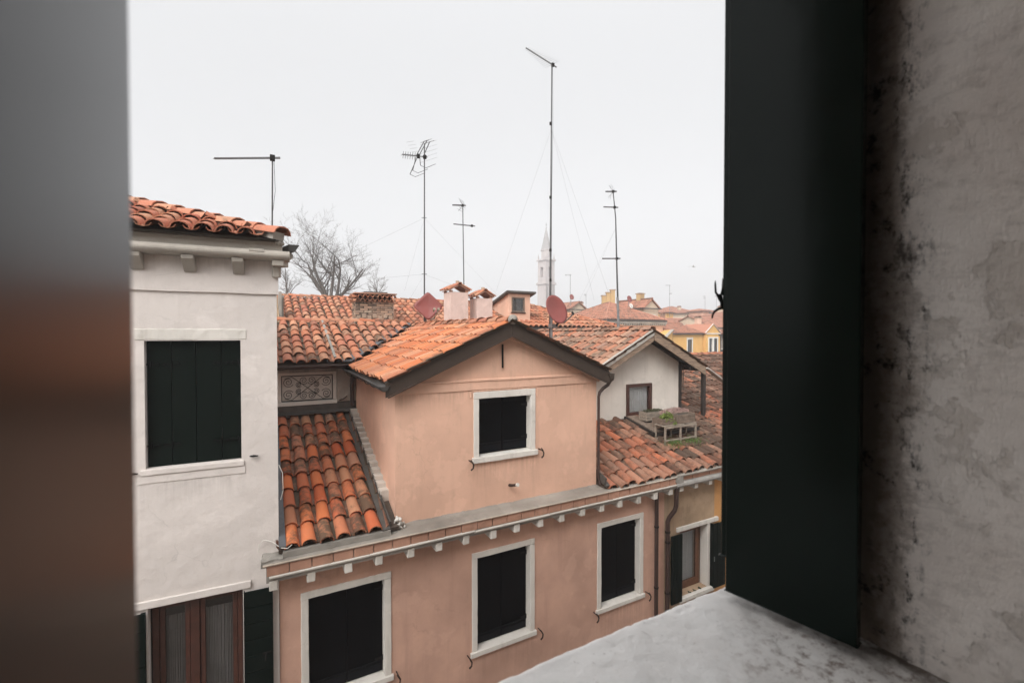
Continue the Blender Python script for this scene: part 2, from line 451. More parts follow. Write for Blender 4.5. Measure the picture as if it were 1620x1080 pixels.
def tile_roof(roof, O, u, w, ncol, nrow, sp, ex, mat, key, keep=None, n_obj=300, r=.10, hh=.85, th=.014,
              jit=.012, tilt=3.0, pans=True, pan_mat=None, seg=6, fan=0.0, name='tile', rowjit=0.0):
    """cover tiles as objects under roof (the n_obj that show nearest), the rest and the channels joined as stuff"""
    u = Vector(u).normalized(); w = Vector(w).normalized(); n = u.cross(w).normalized(); O = Vector(O)
    L = ex + .07
    mbs, mes = cover_meshes(key, mat, L, r, r*.82, hh, th, seg)
    spots = []
    for i in range(ncol):
        dj = rnd.uniform(-rowjit, rowjit)
        for j in range(nrow):
            x = i*sp + fan*(i-(ncol-1)/2)*sp*(j/nrow)
            p = O + u*(x + rnd.uniform(-jit, jit)) + w*(j*ex + dj + rnd.uniform(-jit, jit)) + n*rnd.uniform(.0, .008)
            if keep and not keep(p + w*ex*.5, i, j): continue
            ang = R(rnd.uniform(-1.8, 1.8)*jit/.012)
            uu = (u*math.cos(ang) + w*math.sin(ang)).normalized(); ww = n.cross(uu)
            tl = R(tilt + rnd.uniform(-.9, .9))
            w2 = ww*math.cos(tl) - n*math.sin(tl); n2 = uu.cross(w2)
            m = Matrix((uu, w2, n2)).transposed().to_4x4(); m.translation = p + n*.02
            spots.append(((p-EYE).length, m, rnd.randrange(len(mes))))
    spots.sort(key=lambda q: q[0])
    for d, m, k in spots[:n_obj]:
        inst(name, mes[k], m, roof)
    if len(spots) > n_obj:
        mb = MB()
        for d, m, k in spots[n_obj:]:
            b = mbs[k]; mb.add(b.v, b.f, True, m)
        mb.obj('far_tile_field', mat, roof, kind='stuff')
    if pans:
        pk = barrel(ex+.05, r*.85, r*.95, .62, th, 4, under=True)
        mb = MB()
        for i in range(ncol+1):
            for j in range(nrow):
                x = (i-.5)*sp + fan*(i-.5-(ncol-1)/2)*sp*(j/nrow)
                p = O + u*(x + rnd.uniform(-jit, jit)*.5) + w*(j*ex + .03 + rnd.uniform(-jit, jit))
                if keep and not keep(p + w*ex*.5, i, j): continue
                tl = R(tilt)
                w2 = w*math.cos(tl) - n*math.sin(tl); n2 = u.cross(w2)
                m = Matrix((u, w2, n2)).transposed().to_4x4(); m.translation = p + n*.058
                mb.add(pk.v, pk.f, True, m)
        if mb.f: mb.obj('channel_tile_field', pan_mat or PAN, roof, kind='stuff')
    return len(spots)

def ridge_tiles(parent, p, q, mat, key, ex=.36, r=.12, n_obj=80, name='ridge_tile', lift=0.0):
    p, q = Vector(p), Vector(q)
    d = (q-p); L = d.length; d.normalize()
    u = d.cross(Vector((0, 0, 1))).normalized(); n = u.cross(d)
    mbs, mes = cover_meshes(key, mat, ex+.06, r, r*.85, .75, .016)
    k = max(1, int(L/ex)); stuff = MB()
    for j in range(k):
        tl = R(3); w2 = d*math.cos(tl) - n*math.sin(tl); n2 = u.cross(w2)
        ang = R(rnd.uniform(-2, 2)); uu = u*math.cos(ang) + w2*math.sin(ang); ww = n2.cross(uu)
        m = Matrix((uu, ww, n2)).transposed().to_4x4(); m.translation = p + d*(j*L/k) + n*(lift + rnd.uniform(0, .01))
        a = rnd.randrange(len(mes))
        if j < n_obj: inst(name, mes[a], m, parent)
        else: stuff.add(mbs[a].v, mbs[a].f, True, m)
    if stuff.f: stuff.obj('far_ridge_tile_row', mat, parent, kind='stuff')

def slab(mb, O, u, w, a, b, th):
    """roof bed: parallelogram from O, a along u, b up w, thickness below"""
    O = Vector(O); u = Vector(u).normalized(); w = Vector(w).normalized(); n = u.cross(w).normalized()
    c = [O, O+u*a, O+u*a+w*b, O+w*b]
    vs = c + [q - n*th for q in c]
    mb.add(vs, [(0,1,2,3),(7,6,5,4),(0,4,5,1),(1,5,6,2),(2,6,7,3),(3,7,4,0)])
def poly_slab(mb, pts, th):
    pts = [Vector(p) for p in pts]
    n = (pts[1]-pts[0]).cross(pts[2]-pts[0]).normalized()
    if n.z < 0: pts = pts[::-1]; n = -n
    k = len(pts)
    mb.add(pts + [p - n*th for p in pts], [tuple(range(k)), tuple(range(2*k-1, k-1, -1))] + [(i, i+k, (i+1) % k+k, (i+1) % k) for i in range(k)])

# ------------------------------------------------------------------ rough stone block helper
def rough_block(mb, x0, x1, y0, y1, z0, z1, amp=.003, step=.12, seed=0):
    """a box whose faces are cut up and worn irregular"""
    nx = max(1, int(abs(x1-x0)/step)); ny = max(1, int(abs(y1-y0)/step)); nz = max(1, int(abs(z1-z0)/step))
    idx = {}; vs = []; fs = []
    def V(i, j, k):
        if (i, j, k) not in idx:
            p = Vector((x0+(x1-x0)*i/nx, y0+(y1-y0)*j/ny, z0+(z1-z0)*k/nz))
            d = noise.noise_vector(p*7 + Vector((seed, 0, 0)))*amp + noise.noise_vector(p*23 + Vector((0, seed, 0)))*amp*.7
            idx[(i, j, k)] = len(vs); vs.append(p+d)
        return idx[(i, j, k)]
    for i in range(nx):
        for j in range(ny):
            fs.append((V(i,j,0), V(i,j+1,0), V(i+1,j+1,0), V(i+1,j,0))); fs.append((V(i,j,nz), V(i+1,j,nz), V(i+1,j+1,nz), V(i,j+1,nz)))
    for i in range(nx):
        for k in range(nz):
            fs.append((V(i,0,k), V(i+1,0,k), V(i+1,0,k+1), V(i,0,k+1))); fs.append((V(i,ny,k), V(i,ny,k+1), V(i+1,ny,k+1), V(i+1,ny,k)))
    for j in range(ny):
        for k in range(nz):
            fs.append((V(0,j,k), V(0,j,k+1), V(0,j+1,k+1), V(0,j+1,k))); fs.append((V(nx,j,k), V(nx,j+1,k), V(nx,j+1,k+1), V(nx,j,k+1)))
    mb.add(vs, fs)
    return mb

# ------------------------------------------------------------------ ground
g = MB(); g.box(-420, 420, -420, 420, -.3, 0)
tag(g.obj('ground', PAVING), kind='structure')

# ------------------------------------------------------------------ the house the view is taken from
own = thing('viewing_house', 'stained white window reveal and pale stone sill filling the right foreground', 'house', (0.6, .5, 0))
# reveal wall material: the plaster is blackened by mould in a band next to the shutter
def reveal_mat():
    m, t, b = nodes_of('mouldy_plaster')
    geo = t.nodes.new('ShaderNodeNewGeometry').outputs['Position']
    sep = t.nodes.new('ShaderNodeSeparateXYZ'); t.links.new(geo, sep.inputs[0])
    y, z = sep.outputs[1], sep.outputs[2]
    n1 = noisef(t, 5, 8, .7, stretch=(1, 1, .55)); n2 = noisef(t, 22, 8, .75, offset=(3, 3, 3), stretch=(1, .7, 1.2)); n3 = noisef(t, 2.2, 5, .6, offset=(7, 1, 2))
    base = mixc(t, ramp(t, n3, .35, .65), (.74, .665, .61), (.88, .82, .765))
    base = mixc(t, mathn(t, 'MULTIPLY', ramp(t, n2, .5, .62), .35), base, (.40, .35, .31))
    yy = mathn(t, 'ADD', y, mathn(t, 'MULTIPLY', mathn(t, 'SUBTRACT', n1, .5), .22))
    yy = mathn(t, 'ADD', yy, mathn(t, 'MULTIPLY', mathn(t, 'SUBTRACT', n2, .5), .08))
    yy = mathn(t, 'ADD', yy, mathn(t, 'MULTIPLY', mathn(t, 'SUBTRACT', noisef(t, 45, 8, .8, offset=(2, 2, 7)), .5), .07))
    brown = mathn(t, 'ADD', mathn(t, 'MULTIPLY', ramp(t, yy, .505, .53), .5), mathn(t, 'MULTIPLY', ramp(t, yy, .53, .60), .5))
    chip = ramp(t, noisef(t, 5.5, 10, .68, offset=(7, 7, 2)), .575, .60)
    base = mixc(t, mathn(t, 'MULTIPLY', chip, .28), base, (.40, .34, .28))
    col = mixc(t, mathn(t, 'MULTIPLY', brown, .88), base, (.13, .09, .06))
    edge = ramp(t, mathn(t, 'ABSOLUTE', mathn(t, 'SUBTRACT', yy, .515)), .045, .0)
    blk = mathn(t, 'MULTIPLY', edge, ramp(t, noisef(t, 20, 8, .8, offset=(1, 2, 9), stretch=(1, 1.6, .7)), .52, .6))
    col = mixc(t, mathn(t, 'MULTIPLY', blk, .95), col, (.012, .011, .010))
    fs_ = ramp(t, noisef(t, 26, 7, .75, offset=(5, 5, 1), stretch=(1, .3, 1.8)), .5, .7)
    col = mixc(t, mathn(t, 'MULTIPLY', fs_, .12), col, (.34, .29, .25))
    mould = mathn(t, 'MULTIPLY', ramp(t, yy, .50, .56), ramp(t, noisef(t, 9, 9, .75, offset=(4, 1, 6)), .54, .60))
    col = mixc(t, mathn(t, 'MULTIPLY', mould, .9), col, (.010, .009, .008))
    low = ramp(t, z, 8.75, 8.2)
    sp = mathn(t, 'MULTIPLY', ramp(t, noisef(t, 11, 9, .8, offset=(4, 4, 0)), .60, .68), low)
    col = mixc(t, mathn(t, 'MULTIPLY', sp, .9), col, (.035, .028, .022))
    sp2 = ramp(t, noisef(t, 30, 7, .8, offset=(8, 4, 0)), .66, .72)
    col = mixc(t, mathn(t, 'MULTIPLY', sp2, .6), col, (.15, .12, .10))
    ck = t.nodes.new('ShaderNodeTexWave')
    t.links.new(col, b.inputs['Base Color'])
    b.inputs['Roughness'].default_value = .95
    b.inputs['Specular IOR Level'].default_value = .15
    n = bump(t, b, noisef(t, 9, 6, .6), .6, .012)
    n = bump(t, b, chip, .5, -.004, n)
    bump(t, b, noisef(t, 90, 6, .7, stretch=(1, 1.6, .8)), .9, .003, n)
    t.nodes.remove(ck)
    return m
REVEAL = reveal_mat()
OWNWALL = plaster('own_wall_plaster', (.60, .52, .45), var=.1)
X0, X1, YI, YO, ZS, ZT = -.34, 1.43, .12, .93, 8.10, 11.1
w = MB()
w.box(-7, X0, YI, YO, 0, 11.9)
w.box(X1+.03, 13, YI, YO, 0, 11.9)
w.box(X0, X1+.03, YI, YO, 0, ZS)
w.box(X0, X1+.03, YI, YO, ZT, 11.9)
w.obj('wall', OWNWALL, own)
# plastered right reveal, uneven like hand-trowelled lime
rv = MB(); nY, nZ = 46, 120; vs = []
for j in range(nY+1):
    for k in range(nZ+1):
        y = YI - .02 + (YO - YI + .02)*j/nY; z = ZS + .0 + (ZT-ZS)*k/nZ
        q = Vector((0, y, z))
        d = noise.noise(q*3.1)*.010 + noise.noise(q*9+Vector((5, 0, 0)))*.004 + noise.noise(q*31)*.0012
        y2 = y
        vs.append((X1 + d - max(0, (8.22 - z))*.10, y2, z))
rv.add(vs, [(j*(nZ+1)+k, j*(nZ+1)+k+1, (j+1)*(nZ+1)+k+1, (j+1)*(nZ+1)+k) for j in range(nY) for k in range(nZ)], True)
rv.obj('reveal', REVEAL, own)
# room behind the window, so the reveal is lit through the opening only
rm = MB()
rm.box(-3, -2.9, -4, YI, 7.3, 11.4); rm.box(4, 4.1, -4, YI, 7.3, 11.4); rm.box(-3, 4.1, -4.1, -4, 7.3, 11.4)
rm.box(-3, 4.1, -4.1, YI, 7.2, 7.3); rm.box(-3, 4.1, -4.1, YI, 11.4, 11.5)
rm.obj('room', simple('room_plaster', (.45, .42, .38), .9, bmp=0), own)
rb = MB(); rb.box(-7, 13, -6, -4.15, 0, 11.9); rb.prism([(-6.3, 11.85), (1.2, 11.85), (-2.6, 12.9)], 'x', -7, 13)
rb.obj('rear_block', OWNWALL, own)
# sill: one slab of pale Istrian stone, outer edge chipped
def sill_mat():
    m, t, b = nodes_of('window_sill_stone')
    n3 = noisef(t, 6, 6, .6)
    col = mixc(t, ramp(t, n3, .3, .7), (.86, .825, .79), (.94, .918, .89))
    col = mixc(t, mathn(t, 'MULTIPLY', ramp(t, noisef(t, 60, 4, .7, offset=(2, 1, 5)), .62, .70), .55), col, (.36, .31, .28))
    sep = t.nodes.new('ShaderNodeSeparateXYZ'); t.links.new(t.nodes.new('ShaderNodeNewGeometry').outputs['Position'], sep.inputs[0])
    # rusty brown dirt gathers at the foot of the shutter
    near = mathn(t, 'MULTIPLY', ramp(t, sep.outputs[0], .78, 1.32, True), ramp(t, sep.outputs[1], .93, .62, True))
    d = mathn(t, 'MULTIPLY', near, ramp(t, noisef(t, 24, 7, .8, offset=(5, 0, 2), stretch=(1, 1, 1)), .50, .63))
    col = mixc(t, mathn(t, 'MULTIPLY', d, .85), col, (.16, .09, .06))
    near2 = ramp(t, sep.outputs[0], 1.22, 1.42, True)
    col = mixc(t, mathn(t, 'MULTIPLY', near2, ramp(t, noisef(t, 9, 6, .7), .35, .6)), col, (.14, .11, .09))
    d2 = ramp(t, noisef(t, 7.5, 8, .8, offset=(2, 9, 2)), .68, .72)
    col = mixc(t, mathn(t, 'MULTIPLY', d2, .7), col, (.22, .17, .14))
    d3 = ramp(t, noisef(t, 30, 3, .5, offset=(1, 7, 2)), .76, .79)
    col = mixc(t, d3, col, (.03, .03, .03))
    t.links.new(col, b.inputs['Base Color'])
    b.inputs['Roughness'].default_value = .75
    n = bump(t, b, noisef(t, 13, 6, .6), .5, .01)
    bump(t, b, noisef(t, 90, 6, .75), .9, .0025, n)
    return m
sl = MB(); nX, nY = 260, 90; vs = []; ZSILL = 9 - .83
for i in range(nX+1):
    for j in range(nY+1):
        x = X0 + (X1 + .04 - X0)*i/nX
        t_ = j/nY
        edge = .972 + noise.noise(Vector((x*3, 0, 0)))*.006 + noise.noise(Vector((x*14, 3, 0)))*.005 + noise.noise(Vector((x*45, 9, 0)))*.003
        y = (YI - .02) + (edge - YI + .02)*(1-(1-t_)**1.6)
        q = Vector((x, y, 0))
        z = ZSILL + noise.noise(q*5)*.005 + noise.noise(q*19)*.0026 - max(0, noise.noise(q*42+Vector((3, 3, 3)))-.25)*.006
        dd = edge - y
        if dd < .02: z -= (.02-dd)**2*22 + abs(noise.noise(Vector((x*30, y*30, 3))))*.004*(.02-dd)/.02
        vs.append((x, y, z))
n0 = len(vs)
for i in range(nX+1):      # front face goes down
    x, y, z = vs[i*(nY+1)+nY]; vs.append((x, y - .006, z - .05))
for i in range(nX+1):
    x, y, z = vs[n0+i]; vs.append((x, y - .004, z - .06))
for i in range(nX+1):
    x, y, z = vs[n0+nX+1+i]; vs.append((x, YO-.01, z))
fs = [(i*(nY+1)+j, (i+1)*(nY+1)+j, (i+1)*(nY+1)+j+1, i*(nY+1)+j+1) for i in range(nX) for j in range(nY)]
fs += [(i*(nY+1)+nY, (i+1)*(nY+1)+nY, n0+i+1, n0+i) for i in range(nX)]
for r_ in range(2):
    a = n0 + r_*(nX+1); fs += [(a+i, a+i+1, a+nX+1+i+1, a+nX+1+i) for i in range(nX)]
sl.add(vs, fs, True)
sl.obj('sill', sill_mat(), own)

# dark green shutters, folded back against the reveals
def gloss_green():
    m, t, b = nodes_of('gloss_green_paint')
    col = mixc(t, ramp(t, noisef(t, 3, 5), .3, .7), (.0030, .0075, .0055), (.0045, .0105, .0078))
    t.links.new(col, b.inputs['Base Color'])
    t.links.new(mathn(t, 'ADD', mathn(t, 'MULTIPLY', noisef(t, 6, 5), .10), .10), b.inputs['Roughness'])
    b.inputs['Specular IOR Level'].default_value = .15
    n = bump(t, b, noisef(t, 3.5, 3, .5, stretch=(1, 1, .6)), .12, .02)
    bump(t, b, noisef(t, 160, 4, .6, stretch=(1, 1, .25)), .10, .0006, n)
    return m
GLOSS = gloss_green()
def leaf(mb, p, q, z0, z1, th):
    """vertical board from plan point p to q; thickness to the right of p->q"""
    p, q = Vector((*p, 0)), Vector((*q, 0)); d = (q-p).normalized(); nrm = Vector((d.y, -d.x, 0))*th
    pl = [p, q, q+nrm, p+nrm]
    vs = [(v.x, v.y, z0) for v in pl] + [(v.x, v.y, z1) for v in pl]
    mb.add(vs, [(0,1,2,3)[::-1],(4,5,6,7),(0,4,5,1),(1,5,6,2),(2,6,7,3),(3,7,4,0)])
rs = thing('window_shutter', 'dark green shutter leaf folded against the mouldy plaster reveal, right foreground', 'shutter', (1.32, .58, 8.2))
m1 = MB(); leaf(m1, (1.262, .916), (1.322, .583), 8.20, 11.0, -.034); o = m1.obj('inner_leaf', GLOSS, rs, bevel=.003)
m2 = MB(); leaf(m2, (1.314, .972), (1.378, .61), 8.275, 11.0, -.030); m2.obj('outer_leaf', GLOSS, rs, bevel=.006, seg=3)
for z in (8.45, 9.35, 10.2):
    hg = MB(); hg.tube([(1.305, .93, z), (1.305, .93, z+.11)], .009, 8); hg.obj('hinge', IRON, rs)
# iron catch standing off the outer edge of the folded leaf, seen against the sky
hk = MB(); B = Vector((1.322, .976, 9.057)); ox = Vector((-.83, -.3, 0)).normalized()*1.0
def H(a, z): return B + (-RIGHT)*a*.95 + Vector((0, 0, z*.78))
hk.tube([H(.000, .135), H(.001, .16), H(.0, .118), H(.004, .09)], [.0025, .001, .0038, .0048], 8)
hk.tube([H(.026, .150), H(.026, .135), H(.024, .10), H(.012, .082)], [.001, .003, .0036, .0048], 8)
hk.tube([H(.013, .093), H(.008, .075), H(.004, .058), H(.004, .045), H(.0, .033)], [.010, .008, .0045, .005, .006], 8)
hk.tube([H(-.012, .040), H(.0, .036), H(.014, .032), H(.027, .022), H(.034, .008), H(.036, -.008)], [.0055, .0055, .0045, .004, .0035, .003], 8)
hk.obj('catch', IRON, rs)
ls = thing('window_leaf', 'glossy dark leaf standing very close and out of focus at the left edge', 'shutter', (-.1, .1, 8.2))
m3 = MB(); leaf(m3, (-.0802, .414), (-.0802, -.16), 8.19, 11.05, .045)
LEAFM = simple('satin_dark_paint', (.004, .0045, .004), .28, var=.2, bmp=0, spec=.22)
m3.obj('leaf_panel', LEAFM, ls, bevel=.004)
# ================================================================== window builder (local frame: x along wall, -y to the street)
def boards(parent, frame, x0, x1, z0, z1, y, n, mat, th=.03, gap=.006, name='shutter_board', horizontal=False):
    for i in range(n):
        m = MB()
        if horizontal:
            a = z0 + (z1-z0)*i/n; b = z0 + (z1-z0)*(i+1)/n
            m.box(x0, x1, y, y+th, a+gap/2, b-gap/2)
        else:
            a = x0 + (x1-x0)*i/n; b = x0 + (x1-x0)*(i+1)/n
            m.box(a+gap/2, b-gap/2, y, y+th, z0, z1)
        m.obj(name, mat, parent, bevel=.004, frame=frame)
def catch(parent, frame, x, y, z, s=1):
    """S-shaped iron shutter catch standing out of the wall"""
    m = MB()
    m.tube([(x, y+.02, z+.03), (x+.01, y-.10, z+.02), (x+.02, y-.13, z)], .010, 6)
    m.tube([(x-.02*s, y-.125, z+.07), (x+.005, y-.13, z+.03), (x+.03*s, y-.13, z-.02), (x+.022*s, y-.13, z-.075), (x-.018*s, y-.13, z-.105)], [.008, .014, .014, .013, .015], 6)
    m.obj('shutter_catch', RUST, parent, frame=frame)
def stone_window(house, frame, x0, x1, z0, z1, y=0, jw=.105, lh=.115, sh=.085, proud=.02, depth=.16, seed=0, sill_out=.05,
                 leaves=2, mat=NAVY, catches=True, sill_ext=.03, label=None):
    """Istrian stone surround with closed board shutters set back in the opening"""
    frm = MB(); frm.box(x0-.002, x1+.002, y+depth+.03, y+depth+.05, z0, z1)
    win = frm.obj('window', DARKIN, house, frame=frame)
    if label: win['label'] = label
    d = y - proud
    rough_block(MB_ := MB(), x0-jw, x1+jw, d, y+depth, z1, z1+lh, .004, .1, seed); MB_.obj('lintel', STONE, win, bevel=.008, frame=frame)
    rough_block(MB_ := MB(), x0-jw, x0, d+.002, y+depth-.002, z0, z1-.002, .004, .1, seed+1); MB_.obj('jamb', STONE, win, bevel=.008, frame=frame)
    rough_block(MB_ := MB(), x1, x1+jw, d+.002, y+depth-.002, z0, z1-.002, .004, .1, seed+2); MB_.obj('jamb', STONE, win, bevel=.008, frame=frame)
    rough_block(MB_ := MB(), x0-jw-sill_ext, x1+jw+sill_ext, y-sill_out, y+depth, z0-sh, z0-.002, .004, .1, seed+3); MB_.obj('sill', STONE, win, bevel=.008, frame=frame)
    yb = y + depth - .03
    w_ = (x1-x0)/leaves
    for k in range(leaves):
        a = x0 + k*w_ + .004; b = x0 + (k+1)*w_ - .004
        m = MB(); m.box(a, b, yb, yb+.03, z0+.012, z1-.01)
        m.obj('shutter_leaf', mat, win, bevel=.003, frame=frame)
        for (za, zb, o_) in ((z0+.16, z0+.185, .014), (z1-.10, z1-.03, .012), (z0+.03, z0+.14, .008)):
            m = MB(); m.box(a+.012, b-.012, yb-o_, yb+.002, za, zb); m.obj('shutter_rail', NAVY_RAIL, win, bevel=.003, frame=frame)
    for z in (z0+.22, z1-.18):
        h = MB(); h.tube([(x1-.006, yb-.012, z-.04), (x1-.006, yb-.012, z+.04)], .011, 6); h.box(x1-.12, x1-.006, yb-.016, yb-.006, z-.014, z+.014); h.obj('shutter_hinge', IRON, win, frame=frame)
        h = MB(); h.tube([(x0+.006, yb-.012, z-.04), (x0+.006, yb-.012, z+.04)], .011, 6); h.obj('shutter_hinge', IRON, win, frame=frame)
    if catches:
        catch(win, frame, x0-jw-.085, y, z0-sh+.03, 1); catch(win, frame, x1+jw+.075, y, z0-sh+.06, 1)
    return win
def hole_of(x0, x1, z0, z1): return (x0-.02, x1+.02, z0-.03, z1+.02)
def scroll_hinge(m, x, z, y, s=1):
    """strap hinge ending in curls"""
    m.box(x-.085, x+.085, y-.012, y-.002, z-.008, z+.008)
    m.tube([(x, y-.014, z-.035), (x, y-.014, z+.035)], .011, 6)
    for dx in (-.055, .055):
        m.tube([(x+dx, y-.008, z-.022), (x+dx*1.4, y-.01, z-.013), (x+dx*1.55, y-.01, z), (x+dx*1.4, y-.01, z+.013), (x+dx, y-.008, z+.022)], .005, 5)

# ================================================================== white house on the left
WH0 = (.175, 6.98); WRZ = R(-3.25)
WF = T3((WH0[0], WH0[1], 0)) @ Matrix.Rotation(WRZ, 4, 'Z')
wh = thing('white_house', 'white plastered house at the left with a hipped tile roof and dark green shutters', 'house', (WH0[0], WH0[1], 0), WRZ)
mb = MB()
wall_mesh(mb, -6, 0, 0, 9.535, 0, [(-1.45, -.43, 7.33, 8.915), (-1.45, -.43, 3.6, 5.60, .62)], .13)
mb.add([(0,0,0),(-2.4,7,0),(-2.4,7,9.98),(0,0,9.98)], [(0,1,2,3)])
mb.add([(-6,0,0),(-6,7,0),(-6,7,9.98),(-6,0,9.98)], [(3,2,1,0)])
mb.add([(-6,7,0),(-2.4,7,0),(-2.4,7,9.98),(-6,7,9.98)], [(3,2,1,0)])
mb.obj('wall', WHITE, wh, frame=WF)
mb = MB(); nseg = 40; vs = []      # frieze band, a finger proud, lower edge run by hand
for i in range(nseg+1):
    x = -6 + 6.0*i/nseg; e = 9.535 + noise.noise(Vector((x*2.2, 0, 0)))*.006
    vs += [(x, -.028, e), (x, -.028, 10.0), (x, .0, e-.004)]
mb.add(vs, [(3*i, 3*i+3, 3*i+4, 3*i+1) for i in range(nseg)] + [(3*i+2, 3*i+5, 3*i+3, 3*i) for i in range(nseg)])
mb.add([(.0,-.028,9.53),(.024,-.028,9.53),(.024,-.028,10.0),(0,-.028,10.0),(-2.38,7,9.53),(-2.38,7,10.0)], [(0,1,2,3),(1,4,5,2)])
mb.obj('frieze', WHITE, wh, frame=WF)
mb = MB()
mb.prism([(-6, -.16), (.08, -.16), (.0, .40), (-6, .40)], 'z', 10.075, 10.262)
mb.obj('eave_bed', GUTTER_STONE, wh, bevel=.01, frame=WF)
mb = MB()       # half-round moulded stone gutter
prof = [(-.02, 9.975)] + [(-.19+.085*math.cos(a), 10.035+.062*math.sin(a)) for a in [R(q) for q in range(270, 80, -20)]] + [(-.17, 10.10), (-.02, 10.10)]
mb.prism(prof[::-1], 'x', -6, .165)
o = mb.obj('stone_gutter', GUTTER_STONE, wh, frame=WF)
mb = MB(); mb.box(-.30, -.13, -.276, -.262, 10.06, 10.095); mb.obj('gutter_patch', GUTTER_STONE, wh, bevel=.004, frame=WF)
mb = MB(); prof2 = [(.02, 9.975), (.12, 9.985), (.165, 10.02), (.175, 10.06), (.15, 10.098), (.02, 10.098)]
mb.prism(prof2, 'y', -.10, 6.9, Matrix(((1, -.343, 0, 0), (0, 1, 0, 0), (0, 0, 1, 0), (0, 0, 0, 1))))
mb.obj('stone_gutter', GUTTER_STONE, wh, frame=WF)
for k, cx in enumerate([-.435+.53*q*-1 for q in range(0, 10)]):
    m = MB(); m.prism([(-.03, 9.78), (-.05, 9.78), (-.215, 9.925), (-.225, 9.972), (-.03, 9.972)], 'x', cx-.065, cx+.065)
    m.obj('corbel', GUTTER_STONE, wh, bevel=.008, frame=WF)
m = MB(); m.prism([(-.055, -.03), (.026, -.03), (.026, .03), (.15, -.06), (.09, -.215), (-.04, -.215)], 'z', 9.90, 9.972)
m.prism([(-.055, -.03), (.03, -.03), (.03, .02), (.06, -.06), (.03, -.09), (-.04, -.09)], 'z', 9.76, 9.90)
m.obj('corbel', GUTTER_STONE, wh, bevel=.02, frame=WF)
m = MB(); m.prism([(.10, 10.10), (.17, 10.10), (.235, 10.20), (.10, 10.20)], 'y', -.16, 6.8, Matrix(((1, -.343, 0, 0), (0, 1, 0, 0), (0, 0, 1, 0), (0, 0, 0, 1))))
m.obj('metal_gutter', GUTTER_DARK, wh, bevel=.004, frame=WF)
# hipped roof
RC = Vector((.04, -.27, 10.245)); S = .34
m = MB()
A = RC + Vector((0, 0, -.015)); apex = A + Vector((-3.2, 3.2, 3.2*S)); B2 = A + Vector((-6.2, 0, 0))
m.add([B2, A, apex, apex+Vector((-3, 0, 0))], [(0,1,2,3)])
Cb = A + Vector((-2.2, 6.4, 0)); m.add([A, Cb, apex], [(0,1,2)])
m.add([B2+Vector((0,0,-.02)), A+Vector((0,0,-.02)), A+Vector((0,.4,-.02)), B2+Vector((0,.4,-.02))], [(3,2,1,0)])
wroof = m.obj('roof', DECK, wh, frame=WF)
F3 = WF.to_3x3()
uW = F3 @ Vector((1, 0, 0)); wW = F3 @ Vector((0, 1, S)).normalized()
OW = WF @ (RC + Vector((-.13-.235*20, -.05, 0)))
def keepW(p, i, j):
    q = WF.inverted() @ p - RC
    return -q.x > q.y + .02 and q.y < 3.1
tile_roof(wroof, OW, uW, wW, 21, 8, .235, .36, TILE_WHITEH, 'wh', keepW, 190, r=.105, pan_mat=TILE_WHITEH, tilt=3.5)
nS = (Cb-A).cross(apex-A).normalized(); nS = nS if nS.z > 0 else -nS
uL = (Cb-A).normalized(); wL = nS.cross(uL)
def keepS(p, i, j):
    q = WF.inverted() @ p - A; e = apex - A; L_ = (Cb-A).length
    a_, b_ = q.dot(uL), q.dot(wL); ea, eb = e.dot(uL), e.dot(wL)
    return b_/eb*ea + .05 < a_ < L_ - b_/eb*(L_-ea)
tile_roof(wroof, WF @ (A - wL*.05 + nS*.02), F3 @ uL, F3 @ wL, 28, 8, .235, .36, TILE_WHITEH, 'wh', keepS, 0, r=.105)
m = MB(); m.bar(RC + Vector((.0, 0, .03)), RC + Vector((-3.2, 3.2, 3.2*S+.04)), .17, .10); m.obj('hip_mortar', MORTAR, wh, frame=WF)
ridge_tiles(wroof, WF @ (RC + Vector((.05, -.05, .045))), WF @ (RC + Vector((-3.2, 3.2, 3.2*S+.06))), TILE_WHITEH, 'whr', ex=.37, r=.135)
m = MB()
for k in range(9):                 # lump of mortar under the corner tile
    q = Vector((.06+rnd.uniform(-.05, .05), -.16+rnd.uniform(-.06, .06), 10.22+rnd.uniform(-.03, .03)))
    m.lathe([(0, -.03), (.035, -.02), (.04, .01), (.02, .03), (0, .035)], 7, T3(q))
m.obj('mortar_bed', MORTAR, wh, frame=WF)

# upper window: four boards with strap hinges
wf = MB(); wf.box(-1.45, -.43, .125, .135, 7.33, 8.915)
win = wf.obj('window', DARKIN, wh, frame=WF)
win['label'] = 'upper window with closed dark green board shutters and iron strap hinges'
m = MB(); rough_block(m, -1.55, -.36, -.007, .10, 8.925, 9.065, .007, .06, 11); m.obj('lintel', STONE, win, bevel=.01, frame=WF)
m = MB(); rough_block(m, -1.50, -.40, -.022, .10, 7.255, 7.325, .003, .1, 12); m.obj('sill', WHITE, win, bevel=.008, frame=WF)
m = MB(); rough_block(m, -1.53, -.385, -.008, .05, 7.15, 7.253, .003, .1, 13); m.obj('apron', WHITE, win, bevel=.008, frame=WF)
xs = [-1.446, -1.195, -.935, -.655, -.434]
for i in range(4):
    m = MB(); m.box(xs[i]+.004, xs[i+1]-.004, .085, .118, 7.335, 8.91); m.obj('shutter_board', GREEN, win, bevel=.005, frame=WF)
for z in (7.60, 8.62):
    for x in (-1.40, -1.19, -.66, -.47): m = MB(); scroll_hinge(m, x, z, .085); m.obj('hinge', HINGE, win, frame=WF)
m = MB(); m.tube([(-.335, -.03, 7.372), (-.29, -.035, 7.372), (-.235, -.03, 7.368)], [.008, .016, .008], 6); m.obj('bolt', IRON, wh, frame=WF)
